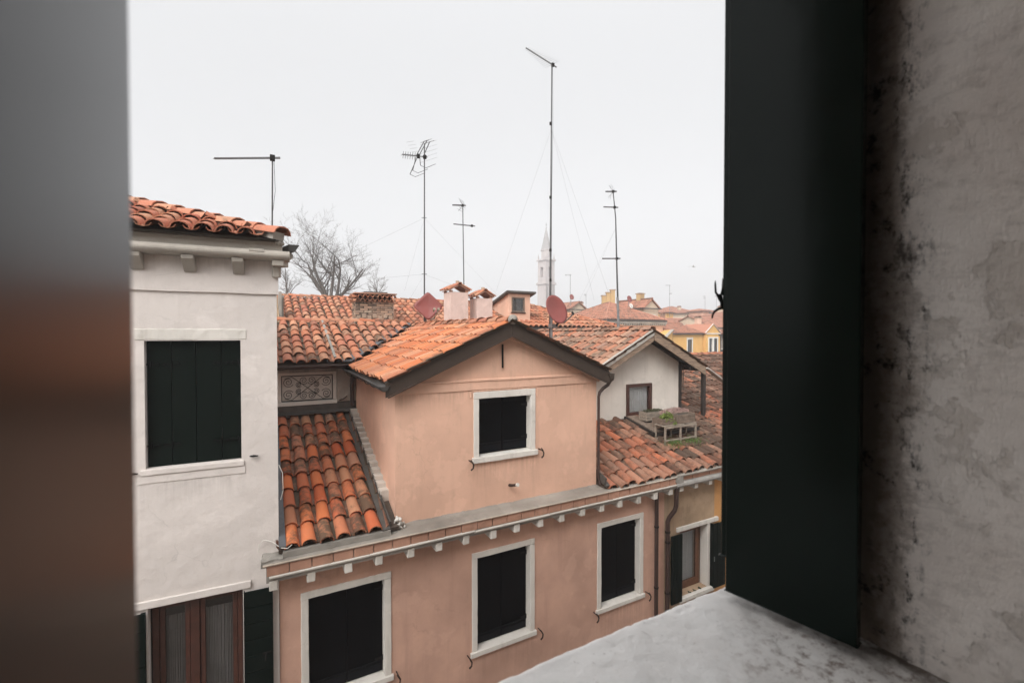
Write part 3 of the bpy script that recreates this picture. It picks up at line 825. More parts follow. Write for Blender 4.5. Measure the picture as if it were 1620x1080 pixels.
m = MB(); m.tube([(-1.60, -.03, 7.30), (-1.56, -.035, 7.30), (-1.52, -.03, 7.295)], [.008, .014, .008], 6); m.obj('bolt', IRON, wh, frame=WF)

# lower window with open louvre-board shutters and curtained casements
wf = MB(); wf.box(-1.45, -.43, .60, .61, 3.6, 5.6); wf.box(-1.45,-1.44,.14,.6,3.6,5.6); wf.box(-.44,-.43,.14,.6,3.6,5.6); wf.box(-1.44,-.44,.14,.6,5.59,5.6)
win = wf.obj('window', DARKIN, wh, frame=WF)
win['label'] = 'lower window with red brown casements, striped curtains and open green shutters'
m = MB(); rough_block(m, -1.60, -.335, -.025, .12, 5.605, 5.70, .003, .1, 15); m.obj('lintel', WHITE, win, bevel=.008, frame=WF)
m = MB(); rough_block(m, -1.60, -.335, -.06, .12, 3.52, 3.598, .003, .1, 16); m.obj('sill', STONE, win, bevel=.008, frame=WF)
m = MB()
for a, b in ((-1.43, -1.36), (-1.03, -.93), (-.50, -.445)): m.box(a, b, .10, .16, 3.6, 5.585)
m.obj('window_frame', WOOD_RED, win, bevel=.006, frame=WF)
for a, b in ((-1.355, -1.035), (-.925, -.505)):
    m = MB()
    m.box(a, a+.055, .115, .155, 3.62, 5.57); m.box(b-.055, b, .115, .155, 3.62, 5.57); m.box(a+.055, b-.055, .115, .155, 5.50, 5.57); m.box(a+.055, b-.055, .115, .155, 3.62, 3.69)
    m.obj('casement', WOOD_RED, win, bevel=.005, frame=WF)
    m = MB(); m.box(a+.055, b-.055, .133, .137, 3.69, 5.50); m.obj('pane', GLASS, win, frame=WF)
    m = MB(); k = 70; vs = []
    for i in range(k+1):
        x = a+.045 + (b-a-.09)*i/k; y = .22 + .012*math.sin(i*1.55) + .006*math.sin(i*.7)
        vs += [(x, y, 3.65), (x, y, 5.35)]
    m.add(vs, [(2*i, 2*i+2, 2*i+3, 2*i+1) for i in range(k)], True); m.obj('curtain', CLOTH_DIM, win, frame=WF)
for a, b in ((-.415, -.075), (-1.80, -1.46)):
    boards(win, WF, a, b, 3.62, 5.58, -.075, 9, GREEN, .03, .010, horizontal=True)
    m = MB(); m.box(a, a+.012, -.082, -.04, 3.61, 5.59); m.box(b-.05, b, -.044, -.03, 3.62, 5.58); m.obj('shutter_edge', GREEN, win, bevel=.003, frame=WF)
m = MB(); m.tube([(-.16, -.08, 4.72), (-.16, -.10, 4.70), (-.165, -.10, 4.62)], .01, 6); m.box(-.20,-.1,-.084,-.076,4.70,4.72); m.obj('latch', IRON, win, frame=WF)
# thin white cable that runs down the corner and loops over the plaster
cb = thing('cable', 'thin pale cable looping over the white wall beside the lower tile roof', 'cable', onY(440, 800, 6.95))
m = MB()
pts = [onY(441, 735, 6.99), onY(447, 748, 6.93), onY(448, 775, 6.93), onY(444, 790, 6.95)]
m.tube(pts, .005, 5)
pts = [onY(409, 873, 6.93), onY(410, 862, 6.94), onY(417, 854, 6.95), onY(430, 856, 6.93), onY(444, 866, 6.80), onY(455, 867, 6.70), onY(462, 861, 6.70)]
m.tube(pts, .006, 5)
m.obj('cable_run', WIRE, cb)

# ================================================================== pink house
PF = Matrix.Identity(4)
ph = thing('pink_house', 'salmon pink house with a gabled attic dormer, stone corbels and closed black shutters', 'house', (3.7, 7, 0))
YW = 7.0
lowwins = [(.545, 1.61, 3.75, 5.25), (3.167, 4.205, 3.62, 5.20), (5.853, 6.88, 3.56, 5.165)]
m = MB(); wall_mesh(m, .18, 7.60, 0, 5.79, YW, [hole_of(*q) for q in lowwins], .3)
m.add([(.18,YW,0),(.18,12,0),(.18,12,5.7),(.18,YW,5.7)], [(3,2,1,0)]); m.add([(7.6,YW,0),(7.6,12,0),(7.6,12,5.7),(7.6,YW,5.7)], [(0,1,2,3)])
m.obj('wall', PINK_SHADED, ph)
for k, q in enumerate(lowwins):
    stone_window(ph, PF, *q, y=YW, seed=20+5*k, jw=.10, lh=.10, sill_out=.045, label=['left lower window cut by the picture edge', 'middle lower window', 'right lower window beside the brown downpipe'][k])
# cornice: corbels, stone moulding, brick course, mortar lip
m = MB(); seg_ = []; 
xx = .05
CORN_END = 7.66
while xx < CORN_END:
    L_ = rnd.uniform(1.1, 1.7); e = min(CORN_END, xx + L_)
    m = MB(); m.prism([(6.765, 5.668), (6.748, 5.684), (6.738, 5.688), (6.733, 5.702), (6.712, 5.705), (6.70, 5.714), (6.698, 5.732), (6.712, 5.74), (7.0, 5.74), (7.0, 5.668)][::-1], 'x', xx+.003, e-.003)
    m.obj('moulding', DULL_STONE, ph, bevel=.003, frame=T3((0, rnd.uniform(-.006, .006), .075 + rnd.uniform(-.006, .006))))
    xx = e
k = 0; xx = .02
while xx < CORN_END-.02:
    L_ = .275
    m = MB(); rough_block(m, xx+.006, min(CORN_END, xx+L_)-.006, 6.722+rnd.uniform(-.006, .006), 6.99, 5.818, 5.955+rnd.uniform(-.004, .002), .004, .13, k)
    m.obj('brick', BRICK, ph, bevel=.006); xx += L_; k += 1
m = MB(); m.box(.02, CORN_END, 6.745, 7.02, 5.72, 5.95); m.obj('mortar_joint', MORTAR, ph)
m = MB(); n_ = 300; vs = []
for i in range(n_+1):
    x = -.02 + (CORN_END+.02)*i/n_
    a = noise.noise(Vector((x*2, 1, 0)))*.010 + noise.noise(Vector((x*13, 1, 0)))*.006
    vs += [(x, 6.715+a, 5.962), (x, 6.71+a, 5.985), (x, 6.78, 5.996), (x, 7.06, 6.008), (x, 6.79, 5.960)]
fs = []
for i in range(n_):
    for c in range(3): fs.append((5*i+c, 5*i+5+c, 5*i+6+c, 5*i+1+c))
    fs.append((5*i+4, 5*i+9, 5*i+5, 5*i))
m.add(vs, fs, False); m.obj('cornice_cap', MORTAR_L, ph)
m = MB(); m.prism([(6.70, 5.958), (6.695, 5.975), (6.715, 5.985), (6.73, 5.958)][::-1], 'x', -.02, CORN_END); m.obj('cap_edge', LIP, ph, bevel=.004)
x = .10; 
while x < CORN_END-.1:
    m = MB(); rough_block(m, x-.052, x+.052, 6.728, 7.0, 5.528, 5.662, .004, .06, int(x*9)); m.obj('corbel', DULL_STONE if rnd.random() < .7 else STONE, ph, bevel=.008, frame=T3((rnd.uniform(-.02, .02), rnd.uniform(0, .02), .078 + rnd.uniform(-.006, .006))) @ Matrix.Rotation(R(rnd.uniform(-.1, .1)), 4, 'Y'))
    x += .464
# mortar heap at the left end of the cornice
m = MB(); rough_block(m, -.03, .22, 6.74, 7.02, 5.93, 6.02, .02, .05, 5); m.obj('mortar_bed', MORTAR, ph)

# dormer (altana attic)
DX0, DX1, DYF, DZB = 1.79, 5.74, 7.02, 5.90
AX, AZ, SL = 3.745, 9.20, .43
def zroof(x): return AZ - SL*abs(x - AX)
dw = (3.208, 4.232, 6.915, 7.90)
m = MB(); h = hole_of(*dw); 
wall_mesh(m, DX0, DX1, 5.6, 8.04, DYF, [h], .3)
m.add([(DX0,DYF,8.04),(DX1,DYF,8.04),(DX1,DYF,zroof(DX1)-.06),(AX,DYF,AZ-.06),(DX0,DYF,zroof(DX0)-.06)], [(0,1,2,3,4)])
m.add([(DX0,DYF,5.6),(DX0,12.4,5.6),(DX0,12.4,zroof(DX0)-.06),(DX0,DYF,zroof(DX0)-.06)], [(3,2,1,0)])
m.add([(DX1,DYF,5.6),(DX1,12.4,5.6),(DX1,12.4,zroof(DX1)-.06),(DX1,DYF,zroof(DX1)-.06)], [(0,1,2,3)])
m.obj('attic_wall', PINK, ph)
stone_window(ph, PF, *dw, y=DYF, seed=50, jw=.098, lh=.115, sill_out=.06, sh=.095, depth=.17, label='attic window under the gable')
# bands across the gable, one hand-run edge each
m = MB()
vs = []; n_ = 40
for i in range(n_+1):
    t_ = i/n_; x = DX0 + .0 + (DX1-DX0)*t_
    e = noise.noise(Vector((x*1.7, 4, 0)))*.006
    xa = max(2.13, min(5.40, x))
    vs += [(x, DYF-.02, 8.055+e), (x, DYF, 8.05+e), (xa, DYF-.02, 8.19+e), (xa, DYF-.035, 8.20+e), (xa, DYF-.035, 8.222+e), (xa, DYF, 8.24+e)]
fs = []
for i in range(n_):
    a = 6*i; b = a+6
    for p_, q_ in ((1, 0), (0, 2), (2, 3), (3, 4), (4, 5)): fs.append((a+p_, b+p_, b+q_, a+q_))
m.add(vs, fs); m.obj('band', PINK, ph)
m = MB(); m.box(3.08, 4.36, DYF-.013, DYF+.01, 8.022, 8.05); m.box(4.24+.12, 4.40, DYF-.011, DYF+.01, 7.86, 8.03); m.box(3.05, 3.09, DYF-.011, DYF+.01, 7.92, 8.03)
m.obj('plaster_patch', PINK, ph, bevel=.006)
m = MB(); m.box(3.635, 3.662, DYF-.045, DYF-.02, 8.41, 8.82); m.obj('anchor_rod', IRON, ph, bevel=.004)
m = MB(); m.tube([(3.80, DYF+.02, 6.335), (3.80, DYF-.10, 6.36), (3.83, DYF-.22, 6.40)], .024, 10); m.obj('vent_pipe', RUST, ph)
m = MB(); m.tube([(3.828, DYF-.215, 6.398), (3.834, DYF-.25, 6.408)], .031, 10); m.obj('vent_cap', STONE, ph)
m = MB(); vs = []; n_ = 80      # rough mortar skirting where the attic stands on the cornice
for i in range(n_+1):
    x = DX0-.02 + (DX1-DX0+.03)*i/n_
    a = noise.noise(Vector((x*3, 1, 0)))*.02; b = noise.noise(Vector((x*4, 7, 0)))*.02 + noise.noise(Vector((x*17, 7, 0)))*.012
    vs += [(x, 6.86+a*.5, 5.992), (x, 6.95+a, 6.008+b*.2), (x, DYF-.012, 6.030+b*.7), (x, DYF+.003, 6.042+b*.8)]
m.add(vs, [(4*i+c, 4*i+4+c, 4*i+5+c, 4*i+1+c) for i in range(n_) for c in range(3)], True); m.obj('mortar_skirting', MORTAR_L, ph)
m = MB()
for k in range(60):
    f_ = rnd.random()
    q = Vector((1.80 + rnd.gauss(0, .05)*(1.3-f_), 6.94+rnd.uniform(-.05, .06), 6.02 + f_*.15)); s_ = rnd.uniform(.35, .8)
    m.lathe([(0, -.03*s_), (.03*s_, -.02*s_), (.04*s_, .005), (.015*s_, .02*s_), (0, .022*s_)], 6, T3(q) @ Matrix.Rotation(rnd.uniform(0, 3), 4, 'X') @ Matrix.Rotation(rnd.uniform(0, 3), 4, 'Y'))
m.obj('plaster_rubble', STONE, ph)

# dormer roof
YF, YB = 6.84, 14.6
m = MB()
pl, pa, pr = Vector((1.66, YF, zroof(1.66)-.03)), Vector((AX, YF, AZ-.03)), Vector((5.83, YF, zroof(5.83)-.03))
Yd = Vector((0, YB-YF, 0))
m.add([pl, pa, pa+Yd, pl+Yd, pr, pr+Yd], [(0,1,2,3),(1,4,5,2)])
th = Vector((0, 0, -.05)); m.add([pl+th, pa+th, pa+Yd+th, pl+Yd+th, pr+th, pr+Yd+th], [(3,2,1,0),(2,5,4,1)])
droof = m.obj('attic_roof', DECK, ph)
# upper-left roof plane of the neighbour; dormer tiles stop at the valley
UZ0, UY0, US = 8.41, 10.2, .335
def zup(y): return UZ0 + US*(y-UY0) if y < 12.8 else UZ0 + US*2.6 - US*(y-12.8)
Ou = Vector((1.62, YF+.02, zroof(1.62)-.01)); ud = Vector((0, -1, 0)); wd = Vector((1, 0, SL)).normalized()
def keepD(p, i, j): return p.z > zup(p.y) + .04 or p.y < 10.1
Lr = (AX-1.62)/wd.x
tile_roof(droof, Vector((1.60, YF+.05+.192*40, zroof(1.60)-.01)), ud, wd, 41, 7, .192, Lr/7, TILE_NEW, 'dn', keepD, 290, r=.068, hh=1.05, tilt=2.4, jit=.012, pan_mat=PAN, rowjit=.02)
tile_roof(droof, Vector((5.88, YF+.03, zroof(5.88)-.01)), Vector((0, 1, 0)), Vector((-1, 0, SL)).normalized(), 40, 7, .192, Lr/7, TILE_NEW, 'dn', None, 0, r=.068, hh=1.2)
ridge_tiles(droof, (AX, YF-.03, AZ+.03), (AX, YB, AZ+.03), TILE_MIX, 'dr', ex=.40, r=.125)
m = MB(); m.lathe([(0, -.03), (.06, -.03), (.085, -.01), (.085, .03), (0, .03)], 14, T3((AX, YF-.03, AZ+.045)) @ Matrix.Rotation(R(90), 4, 'X'))
m.obj('ridge_end_cap', GUTTER_STONE, ph)
# verge fascia of folded brown metal, one length per slope, and gable soffit strip
def fascia(x0, z0, x1, z1, depth, name, mat, ya, yb, par=None):
    m = MB(); m.add([(x0,ya,z0),(x1,ya,z1),(x1,ya,z1-depth),(x0,ya,z0-depth),(x0,yb,z0),(x1,yb,z1),(x1,yb,z1-depth),(x0,yb,z0-depth)],
                    [(3,2,1,0),(4,5,6,7),(0,1,5,4),(1,2,6,5),(2,3,7,6),(3,0,4,7)])
    return m.obj(name, mat, par or ph, bevel=.004)
fascia(1.60, zroof(1.60)-.005, AX-.001, AZ-.005, .225, 'verge_fascia', METAL_BROWN, YF-.03, YF-.005)
fascia(5.90, zroof(5.90)-.005, AX+.001, AZ-.005, .225, 'verge_fascia', METAL_BROWN, YF-.03, YF-.005)
for s_ in (-1, 1):
    xe = AX + s_*2.13
    fascia(xe, zroof(xe)+.018, AX+s_*.02, AZ+.018-.009, .03, 'verge_trim', LEAD_BROWN, YF-.035, YF+.07)
    fascia(xe-s_*.02, zroof(xe)-.228, AX, AZ-.228+.0, .02, 'verge_lower_edge', METAL_BROWN, YF-.034, YF-.01)
    m = MB(); x2 = AX + s_*2.05
    m.add([(AX, YF-.004, AZ-.20), (x2, YF-.004, zroof(x2)-.20), (x2, DYF+.01, zroof(x2)-.20), (AX, DYF+.01, AZ-.20)], [(0,1,2,3) if s_ > 0 else (3,2,1,0)])
    m.obj('soffit', WOOD_DARK, ph)
    m = MB(); m.add([(AX, DYF-.03, AZ-.20), (x2, DYF-.03, zroof(x2)-.20), (x2, DYF-.03, zroof(x2)-.25), (AX, DYF-.03, AZ-.25), (AX, DYF, AZ-.26), (x2, DYF, zroof(x2)-.26)], [(0,1,2,3),(3,2,5,4)] if s_ > 0 else [(3,2,1,0),(4,5,2,3)])
    m.obj('gable_bead', PINK, ph)
# box gutters
def half_gutter(name, p, q, r, mat, par, down=.0, rim=.012):
    p, q = Vector(p), Vector(q); d = (q-p).normalized(); s1 = d.cross(Vector((0, 0, 1))).normalized()
    m = MB(); k = 8; vs = []
    for P_ in (p, q):
        for rr in (r, r-.008):
            for i in range(k+1):
                a = math.pi + math.pi*i/k
                vs.append(P_ + s1*math.cos(a)*rr + Vector((0, 0, math.sin(a)*rr)))
    n = k+1; fs = []
    for i in range(k):
        fs.append((i, i+1, 2*n+i+1, 2*n+i)); fs.append((n+i, 3*n+i, 3*n+i+1, n+i+1)); fs.append((i, n+i, n+i+1, i+1)); fs.append((2*n+i, 2*n+i+1, 3*n+i+1, 3*n+i))
    m.add(vs, fs, True)
    for s_ in (-1, 1):
        e = s1*s_*r; m.tube([p+e, q+e], rim*.6, 5)
    for P_ in (p, q):
        ring = [P_ + s1*math.cos(math.pi+math.pi*i/k)*r*.99 + Vector((0, 0, math.sin(math.pi+math.pi*i/k)*r*.99)) for i in range(k+1)]
        m.add(ring, [tuple(range(k+1))])
    return m.obj(name, mat, par)
zg = zroof(1.62)-.03
half_gutter('eave_gutter', (1.575, YF-.06, zg-.035), (1.575, 10.3, zg+.01), .078, GUTTER_DARK, ph)
for yy in (7.4, 7.9, 8.5, 9.1, 9.7):
    m = MB(); m.tube([(1.575+.08*math.cos(math.pi+math.pi*i/8), yy, zg-.03+.082*math.sin(math.pi+math.pi*i/8)) for i in range(9)], .005, 4); m.obj('gutter_bracket', IRON, ph)
half_gutter('eave_gutter', (5.93, YF-.05, zroof(5.9)-.05), (5.93, 12.3, zroof(5.9)-.03), .07, METAL_BROWN, ph)
m = MB(); zz = zroof(5.9)
m.tube([(5.95, YF+.02, zz-.10), (5.95, YF+.02, zz-.20), (5.93, YF+.06, zz-.27), (5.86, YF+.12, zz-.34), (5.79, YF+.14, zz-.42), (5.772, YF+.15, zz-.5), (5.772, YF+.15, 6.18), (5.78, YF+.10, 6.06)], [.034, .034, .034, .033, .031, .027, .026, .028], 10)
m.obj('downpipe', PIPE, ph)
m = MB(); m.lathe([(.04, 0), (.075, .03), (.085, .12), (.08, .14)], 12, T3((5.95, YF+.02, zz-.20))); m.obj('gutter_outlet', METAL_BROWN, ph)

# lower-left roof with weathered covers
LS = .335; EO = Vector((.30, 6.80, 6.155-.02)); wl = Vector((0, 1, LS)).normalized()
m = MB(); poly_slab(m, [(.17, 6.85, 6.08+.0), (1.80, 6.85, 6.08), (1.80, 10.42, 6.08+LS*3.57), (.17, 10.42, 6.08+LS*3.57)], .06)
lroof = m.obj('lower_roof', DECK, ph)
Lrun = 3.55*math.sqrt(1+LS*LS)
tile_roof(lroof, Vector((.335, 6.80, 6.075)), Vector((1, 0, 0)), wl, 6, 9, .222, Lrun/9, TILE_ORANGE, 'lo', None, 60, r=.098, hh=.9, jit=.012, tilt=3.4, seg=8, fan=.0)
m = MB(); m.bar((.215, 6.79, 6.14), (.215, 10.4, 6.14+LS*3.61), .085, .03); m.obj('lead_flashing', LEAD, ph)
m = MB(); m.bar((1.60, 6.79, 6.075), (1.60, 10.4, 6.075+LS*3.61), .11, .05); m.bar((1.665, 6.85, 6.13), (1.665, 10.4, 6.13+LS*3.55), .02, .12); m.obj('valley_gutter', LEAD_BROWN, ph)
m = MB(); rough_block(m, .22, 1.66, 6.775, 6.90, 6.0, 6.075, .008, .1, 8); m.obj('eave_board', MORTAR, ph)
nst = 15
STEPM = plaster('worn_step_stone', (.50, .46, .41), var=.25, stain=(.15, .13, .11), stain_amt=.6)
for k in range(nst):      # stepped stones against the attic wall
    y = 7.45 + k*(10.4-7.45)/nst
    m = MB(); rough_block(m, 1.655, 1.80, y, y+(10.4-7.45)/nst-.012, 6.10+LS*(y-6.85)-.03, 6.10+LS*(y-6.85)+.155, .005, .08, k)
    m.obj('step_stone', STEPM, ph, bevel=.006)
# brown downpipes at the right end of the facade
m = MB(); m.tube([(7.30, 6.93, 0), (7.30, 6.93, 5.70)], .042, 12); m.obj('downpipe', PIPE, ph)
m = MB()
for z in (4.9, 3.6, 2.3):
    m.tube([(7.30, 6.93, z), (7.30, 6.93, z+.03)], .05, 12)
m.obj('pipe_collar', IRON, ph)
# ================================================================== tan house right of the pink one
th_ = thing('tan_house', 'stained tan house right of the pink one, ochre at its far end', 'house', (9, 7, 0))
m = MB(); wall_mesh(m, 7.605, 9.25, 0, 5.70, YW+.01, [(8.10, 9.08, 3.15, 4.62)], .35)
m.add([(7.605,12,0),(9.25,12,0),(9.25,12,5.7),(7.605,12,5.7)], [(3,2,1,0)])
m.obj('wall', TAN, th_)
m = MB(); m.box(9.25, 16, YW+.03, 12, 0, 5.70); m.obj('ochre_wall', OCHRE, th_)
m = MB(); rough_block(m, 7.98, 9.36, YW-.03, YW+.10, 4.625, 4.72, .004, .1, 61); m.obj('lintel', STONE, th_, bevel=.008)
m = MB(); m.box(8.10, 9.08, YW+.9, YW+.91, 3.15, 4.62); m.box(8.09,8.1,YW+.37,YW+.9,3.15,4.62); m.box(9.08,9.09,YW+.37,YW+.9,3.15,4.62)
win = m.obj('window', DARKIN, th_); win['label'] = 'window with a brown casement, white curtain and open dark green shutters'
m = MB(); rough_block(m, 8.02, 9.16, YW-.08, YW+.30, 3.06, 3.148, .004, .08, 62); m.obj('sill', STONE, win, bevel=.008)
m = MB(); rough_block(m, 9.0, 9.09, YW-.01, YW+.2, 3.15, 4.62, .003, .12, 64); m.obj('jamb', STONE, win, bevel=.008)
m = MB()
for a, b, c, d in ((8.12, 8.20, 3.15, 4.6), (8.90, 8.98, 3.15, 4.6), (8.20, 8.90, 4.52, 4.6), (8.20, 8.90, 3.15, 3.25)): m.box(a, b, YW+.20, YW+.27, c, d)
m.obj('window_frame', WOOD_BROWN, win, bevel=.006)
m = MB()
for a, b, c, d in ((8.21, 8.27, 3.26, 4.51), (8.83, 8.89, 3.26, 4.51), (8.27, 8.83, 4.45, 4.51), (8.27, 8.83, 3.26, 3.33)): m.box(a, b, YW+.185, YW+.23, c, d)
m.obj('casement', WOOD_BROWN, win, bevel=.005)
m = MB(); m.box(8.27, 8.83, YW+.205, YW+.209, 3.33, 4.45); m.obj('pane', GLASS, win)
m = MB(); vs = []
for i in range(41):
    x = 8.24 + .62*i/40; vs += [(x, YW+.29+.012*math.sin(i*1.3), 3.2), (x, YW+.29+.012*math.sin(i*1.3), 4.55)]
m.add(vs, [(2*i, 2*i+2, 2*i+3, 2*i+1) for i in range(40)], True); m.obj('curtain', CLOTH, win)
for a, b in ((7.745, 8.085), (9.15, 9.54)):
    boards(win, PF, a, b, 3.10, 4.60, YW-.085, 4, GREEN, .032, .008)
m = MB(); m.box(9.10, 9.14, YW-.10, YW+.14, 3.12, 4.60); m.obj('shutter_edge', GREEN, win, bevel=.004)
m = MB(); m.box(9.108, 9.122, YW-.115, YW-.10, 3.75, 3.86); m.obj('latch_plate', GALV, win)
m = MB()
for k in range(3):      # potted seedlings on the sill
    x = 8.45 + k*.16 + rnd.uniform(-.02, .02)
    for q in range(7):
        a = rnd.uniform(0, 6.28); l_ = rnd.uniform(.02, .045)
        m.tube([(x, YW+.02, 3.15), (x+math.cos(a)*l_, YW+.02+math.sin(a)*l_, 3.15+rnd.uniform(.01, .035))], [.004, .009], 4)
m.obj('seedling', simple('dark_leaf', (.03, .045, .02), .8, bmp=0), win, kind='stuff')
# cornice of the tan house, a zinc gutter over white corbels
m = MB(); m.prism([(6.715, 5.735), (6.69, 5.775), (6.70, 5.82), (6.73, 5.845), (7.0, 5.845), (7.0, 5.735)][::-1], 'x', 7.665, 16)
m.obj('gutter', simple('grey_gutter', (.40, .38, .35), .7, var=.4, scale=4), th_, bevel=.006)
k = 0; xx = 7.67
while xx < 12:
    m = MB(); rough_block(m, xx+.006, xx+.27, 6.775+rnd.uniform(-.01, .01), 6.99, 5.85, 5.955, .004, .13, k); m.obj('brick', BRICK, th_, bevel=.006); xx += .275; k += 1
m = MB(); m.box(12, 16, 6.78, 6.99, 5.846, 5.95); m.box(7.67, 16, 6.79, 7.06, 5.70, 5.95); m.obj('mortar_joint', MORTAR, th_)
m = MB(); m.prism([(6.72, 5.958), (6.715, 5.985), (6.79, 6.005), (7.1, 6.03), (7.1, 5.958)][::-1], 'x', 7.665, 16); m.obj('cornice_cap', MORTAR_L, th_)
for x in (7.62+.25, 8.33, 8.80, 9.27, 9.74, 10.2):
    m = MB(); rough_block(m, x-.055, x+.055, 6.765, 7.0, 5.62, 5.732, .004, .06, int(x*9)); m.obj('corbel', STONE, th_, bevel=.006)
m = MB(); m.tube([(7.74, 6.78, 5.74), (7.74, 6.79, 5.60), (7.74, 6.80, 5.33), (7.72, 6.82, 5.22), (7.64, 6.90, 5.05), (7.62, 6.92, 4.96), (7.62, 6.92, 4.7), (7.62, 6.92, 0)], .047, 12)
m.obj('downpipe', PIPE, th_)
m = MB()
for z in (4.72, 4.5, 3.4):
    m.tube([(7.62, 6.92, z), (7.62, 6.92, z+.04)], .057, 12)
m.obj('pipe_collar', IRON, th_)
m = MB(); rough_block(m, 7.62, 7.86, 6.70, 6.80, 5.86, 5.99, .03, .05, 3); m.obj('mortar_bed', MORTAR, th_)

# ================================================================== grey house with plank gable, behind the big old roof
gh = thing('grey_gabled_house', 'grey plastered attic with weathered timber gable boards above an old mossy tile roof', 'house', (9, 9, 0))
RS = .335; RZ = 6.02; RY0 = 6.85
def zR(y): return RZ + RS*(y-RY0)
GX0, GX1, GY = 7.05, 10.42, 9.1
GAX, GAZ, GS = 8.94, 9.06, .50
def zG(x): return GAZ - GS*abs(x-GAX)
m = MB(); poly_slab(m, [(5.80, 6.80, zR(6.80)-.01), (19, 6.80, zR(6.80)-.01), (19, 13.0, zR(13.0)-.01), (5.80, 13.0, zR(13.0)-.01)], .08)
m.box(5.8, 17, 13.0, 13.3, 0, zR(13)-.05); m.box(16.6, 17, 7.1, 13, 0, zR(7.1)-.1)
groof = m.obj('front_roof', DECK, gh)
wr = Vector((0, 1, RS)).normalized()
def keepR(p, i, j):
    if GX0-.05 < p.x < GX1+.05 and p.y > GY-.02: return False
    if p.y > 13.0: return False
    px, py, f = project(p)
    return px < 1260
tile_roof(groof, Vector((5.98, 6.76, zR(6.76)-.01)), Vector((1, 0, 0)), wr, 52, 18, .232, .375, TILE_OLD, 'ro', keepR, 285, r=.10, hh=.85, jit=.022, tilt=3.2, rowjit=.04)
ridge_tiles(groof, (10.6, 13.05, zR(13.0)+.06), (19, 13.05, zR(13.0)+.06), TILE_MIX, 'ror', ex=.38, n_obj=0)
m = MB(); m.bar((5.86, 6.78, 6.05), (5.86, 9.2, 6.05+RS*2.42), .12, .04); m.bar((5.80, 6.80, 6.14), (5.80, 9.0, 6.14+RS*2.2), .02, .16); m.obj('lead_flashing', LEAD_BROWN, gh)
# gable wall
gw = (8.42, 9.24)
gwx0, gwx1, gwz0, gwz1 = onY(990.5, 600, GY).x, onY(1030, 600, GY).x, onY(990, 658.5, GY).z, onY(990, 608, GY).z
m = MB(); wall_mesh(m, GX0, GX1, 5.8, 7.95, GY, [(gwx0, gwx1, gwz0, gwz1)], .12)
m.add([(GX0,GY,7.95),(GX1,GY,7.95),(GX1,GY,zG(GX1)-.05),(GAX,GY,GAZ-.05),(GX0,GY,zG(GX0)-.05)], [(0,1,2,3,4)])
m.add([(GX1,GY,5.8),(GX1,14.2,5.8),(GX1,14.2,zG(GX1)-.05),(GX1,GY,zG(GX1)-.05)], [(0,1,2,3)])
m.add([(GX0,GY,5.8),(GX0,14.2,5.8),(GX0,14.2,zG(GX0)-.05),(GX0,GY,zG(GX0)-.05)], [(3,2,1,0)])
m.obj('gable_wall', GREYW, gh)
m = MB(); m.box(gwx0, gwx1, GY+.6, GY+.61, gwz0, gwz1); m.box(gwx0-.01,gwx0,GY+.13,GY+.6,gwz0,gwz1); m.box(gwx1,gwx1+.01,GY+.13,GY+.6,gwz0,gwz1)
win = m.obj('window', DARKIN, gh); win['label'] = 'small red brown framed window with a white pleated curtain'
m = MB(); f_ = .085
for a, b, c, d in ((gwx0, gwx0+f_, gwz0, gwz1), (gwx1-f_, gwx1, gwz0, gwz1), (gwx0+f_, gwx1-f_, gwz1-f_, gwz1), (gwx0+f_, gwx1-f_, gwz0, gwz0+f_)): m.box(a, b, GY-.045, GY+.06, c, d)
m.obj('window_frame', WOOD_RED, win, bevel=.006)
m = MB(); m.box(gwx0+f_, gwx1-f_, GY+.02, GY+.024, gwz0+f_, gwz1-f_); m.obj('pane', GLASS, win)
m = MB(); vs = []
for i in range(61):
    x = gwx0+f_+.01 + (gwx1-gwx0-2*f_-.02)*i/60; y = GY+.08+.014*math.sin(i*.9)+.005*math.sin(i*2.3); vs += [(x, y, gwz0+.05), (x, y, gwz1-.05)]
m.add(vs, [(2*i, 2*i+2, 2*i+3, 2*i+1) for i in range(60)], True); m.obj('curtain', CLOTH, win)
# gable roof with deep plank verge
GYF, GYB = 8.62, 14.2
m = MB()
xl, xr = 6.55, 10.93
pl, pa, pr = Vector((xl, GYF, zG(xl))), Vector((GAX, GYF, GAZ)), Vector((xr, GYF, zG(xr)))
Yd = Vector((0, GYB-GYF, 0)); th = Vector((0, 0, -.06))
m.add([pl, pa, pa+Yd, pl+Yd, pr, pr+Yd], [(0,1,2,3),(1,4,5,2)]); m.add([pl+th, pa+th, pa+Yd+th, pl+Yd+th, pr+th, pr+Yd+th], [(3,2,1,0),(2,5,4,1)])
gr2 = m.obj('gable_roof', WOOD_DARK, gh)
wg = Vector((1, 0, GS)).normalized(); Lg = (GAX-xl)/wg.x
tile_roof(gr2, Vector((xl-.05, GYF+.12+.225*23, zG(xl-.05)+.0)), Vector((0, -1, 0)), wg, 24, 7, .225, Lg/7, TILE_GABLE, 'gt', None, 160, r=.10, hh=.85, jit=.02, tilt=3.2, rowjit=.05, name='gable_tile')
tile_roof(gr2, Vector((xr+.05, GYF+.12, zG(xr+.05)+.0)), Vector((0, 1, 0)), Vector((-1, 0, GS)).normalized(), 24, 6, .225, Lg/7, TILE_GABLE, 'gt', None, 0, r=.10, hh=.85)
ridge_tiles(gr2, (GAX, GYF+.02, GAZ+.055), (GAX, GYB, GAZ+.055), TILE_GABLE, 'gr', ex=.38, r=.12)
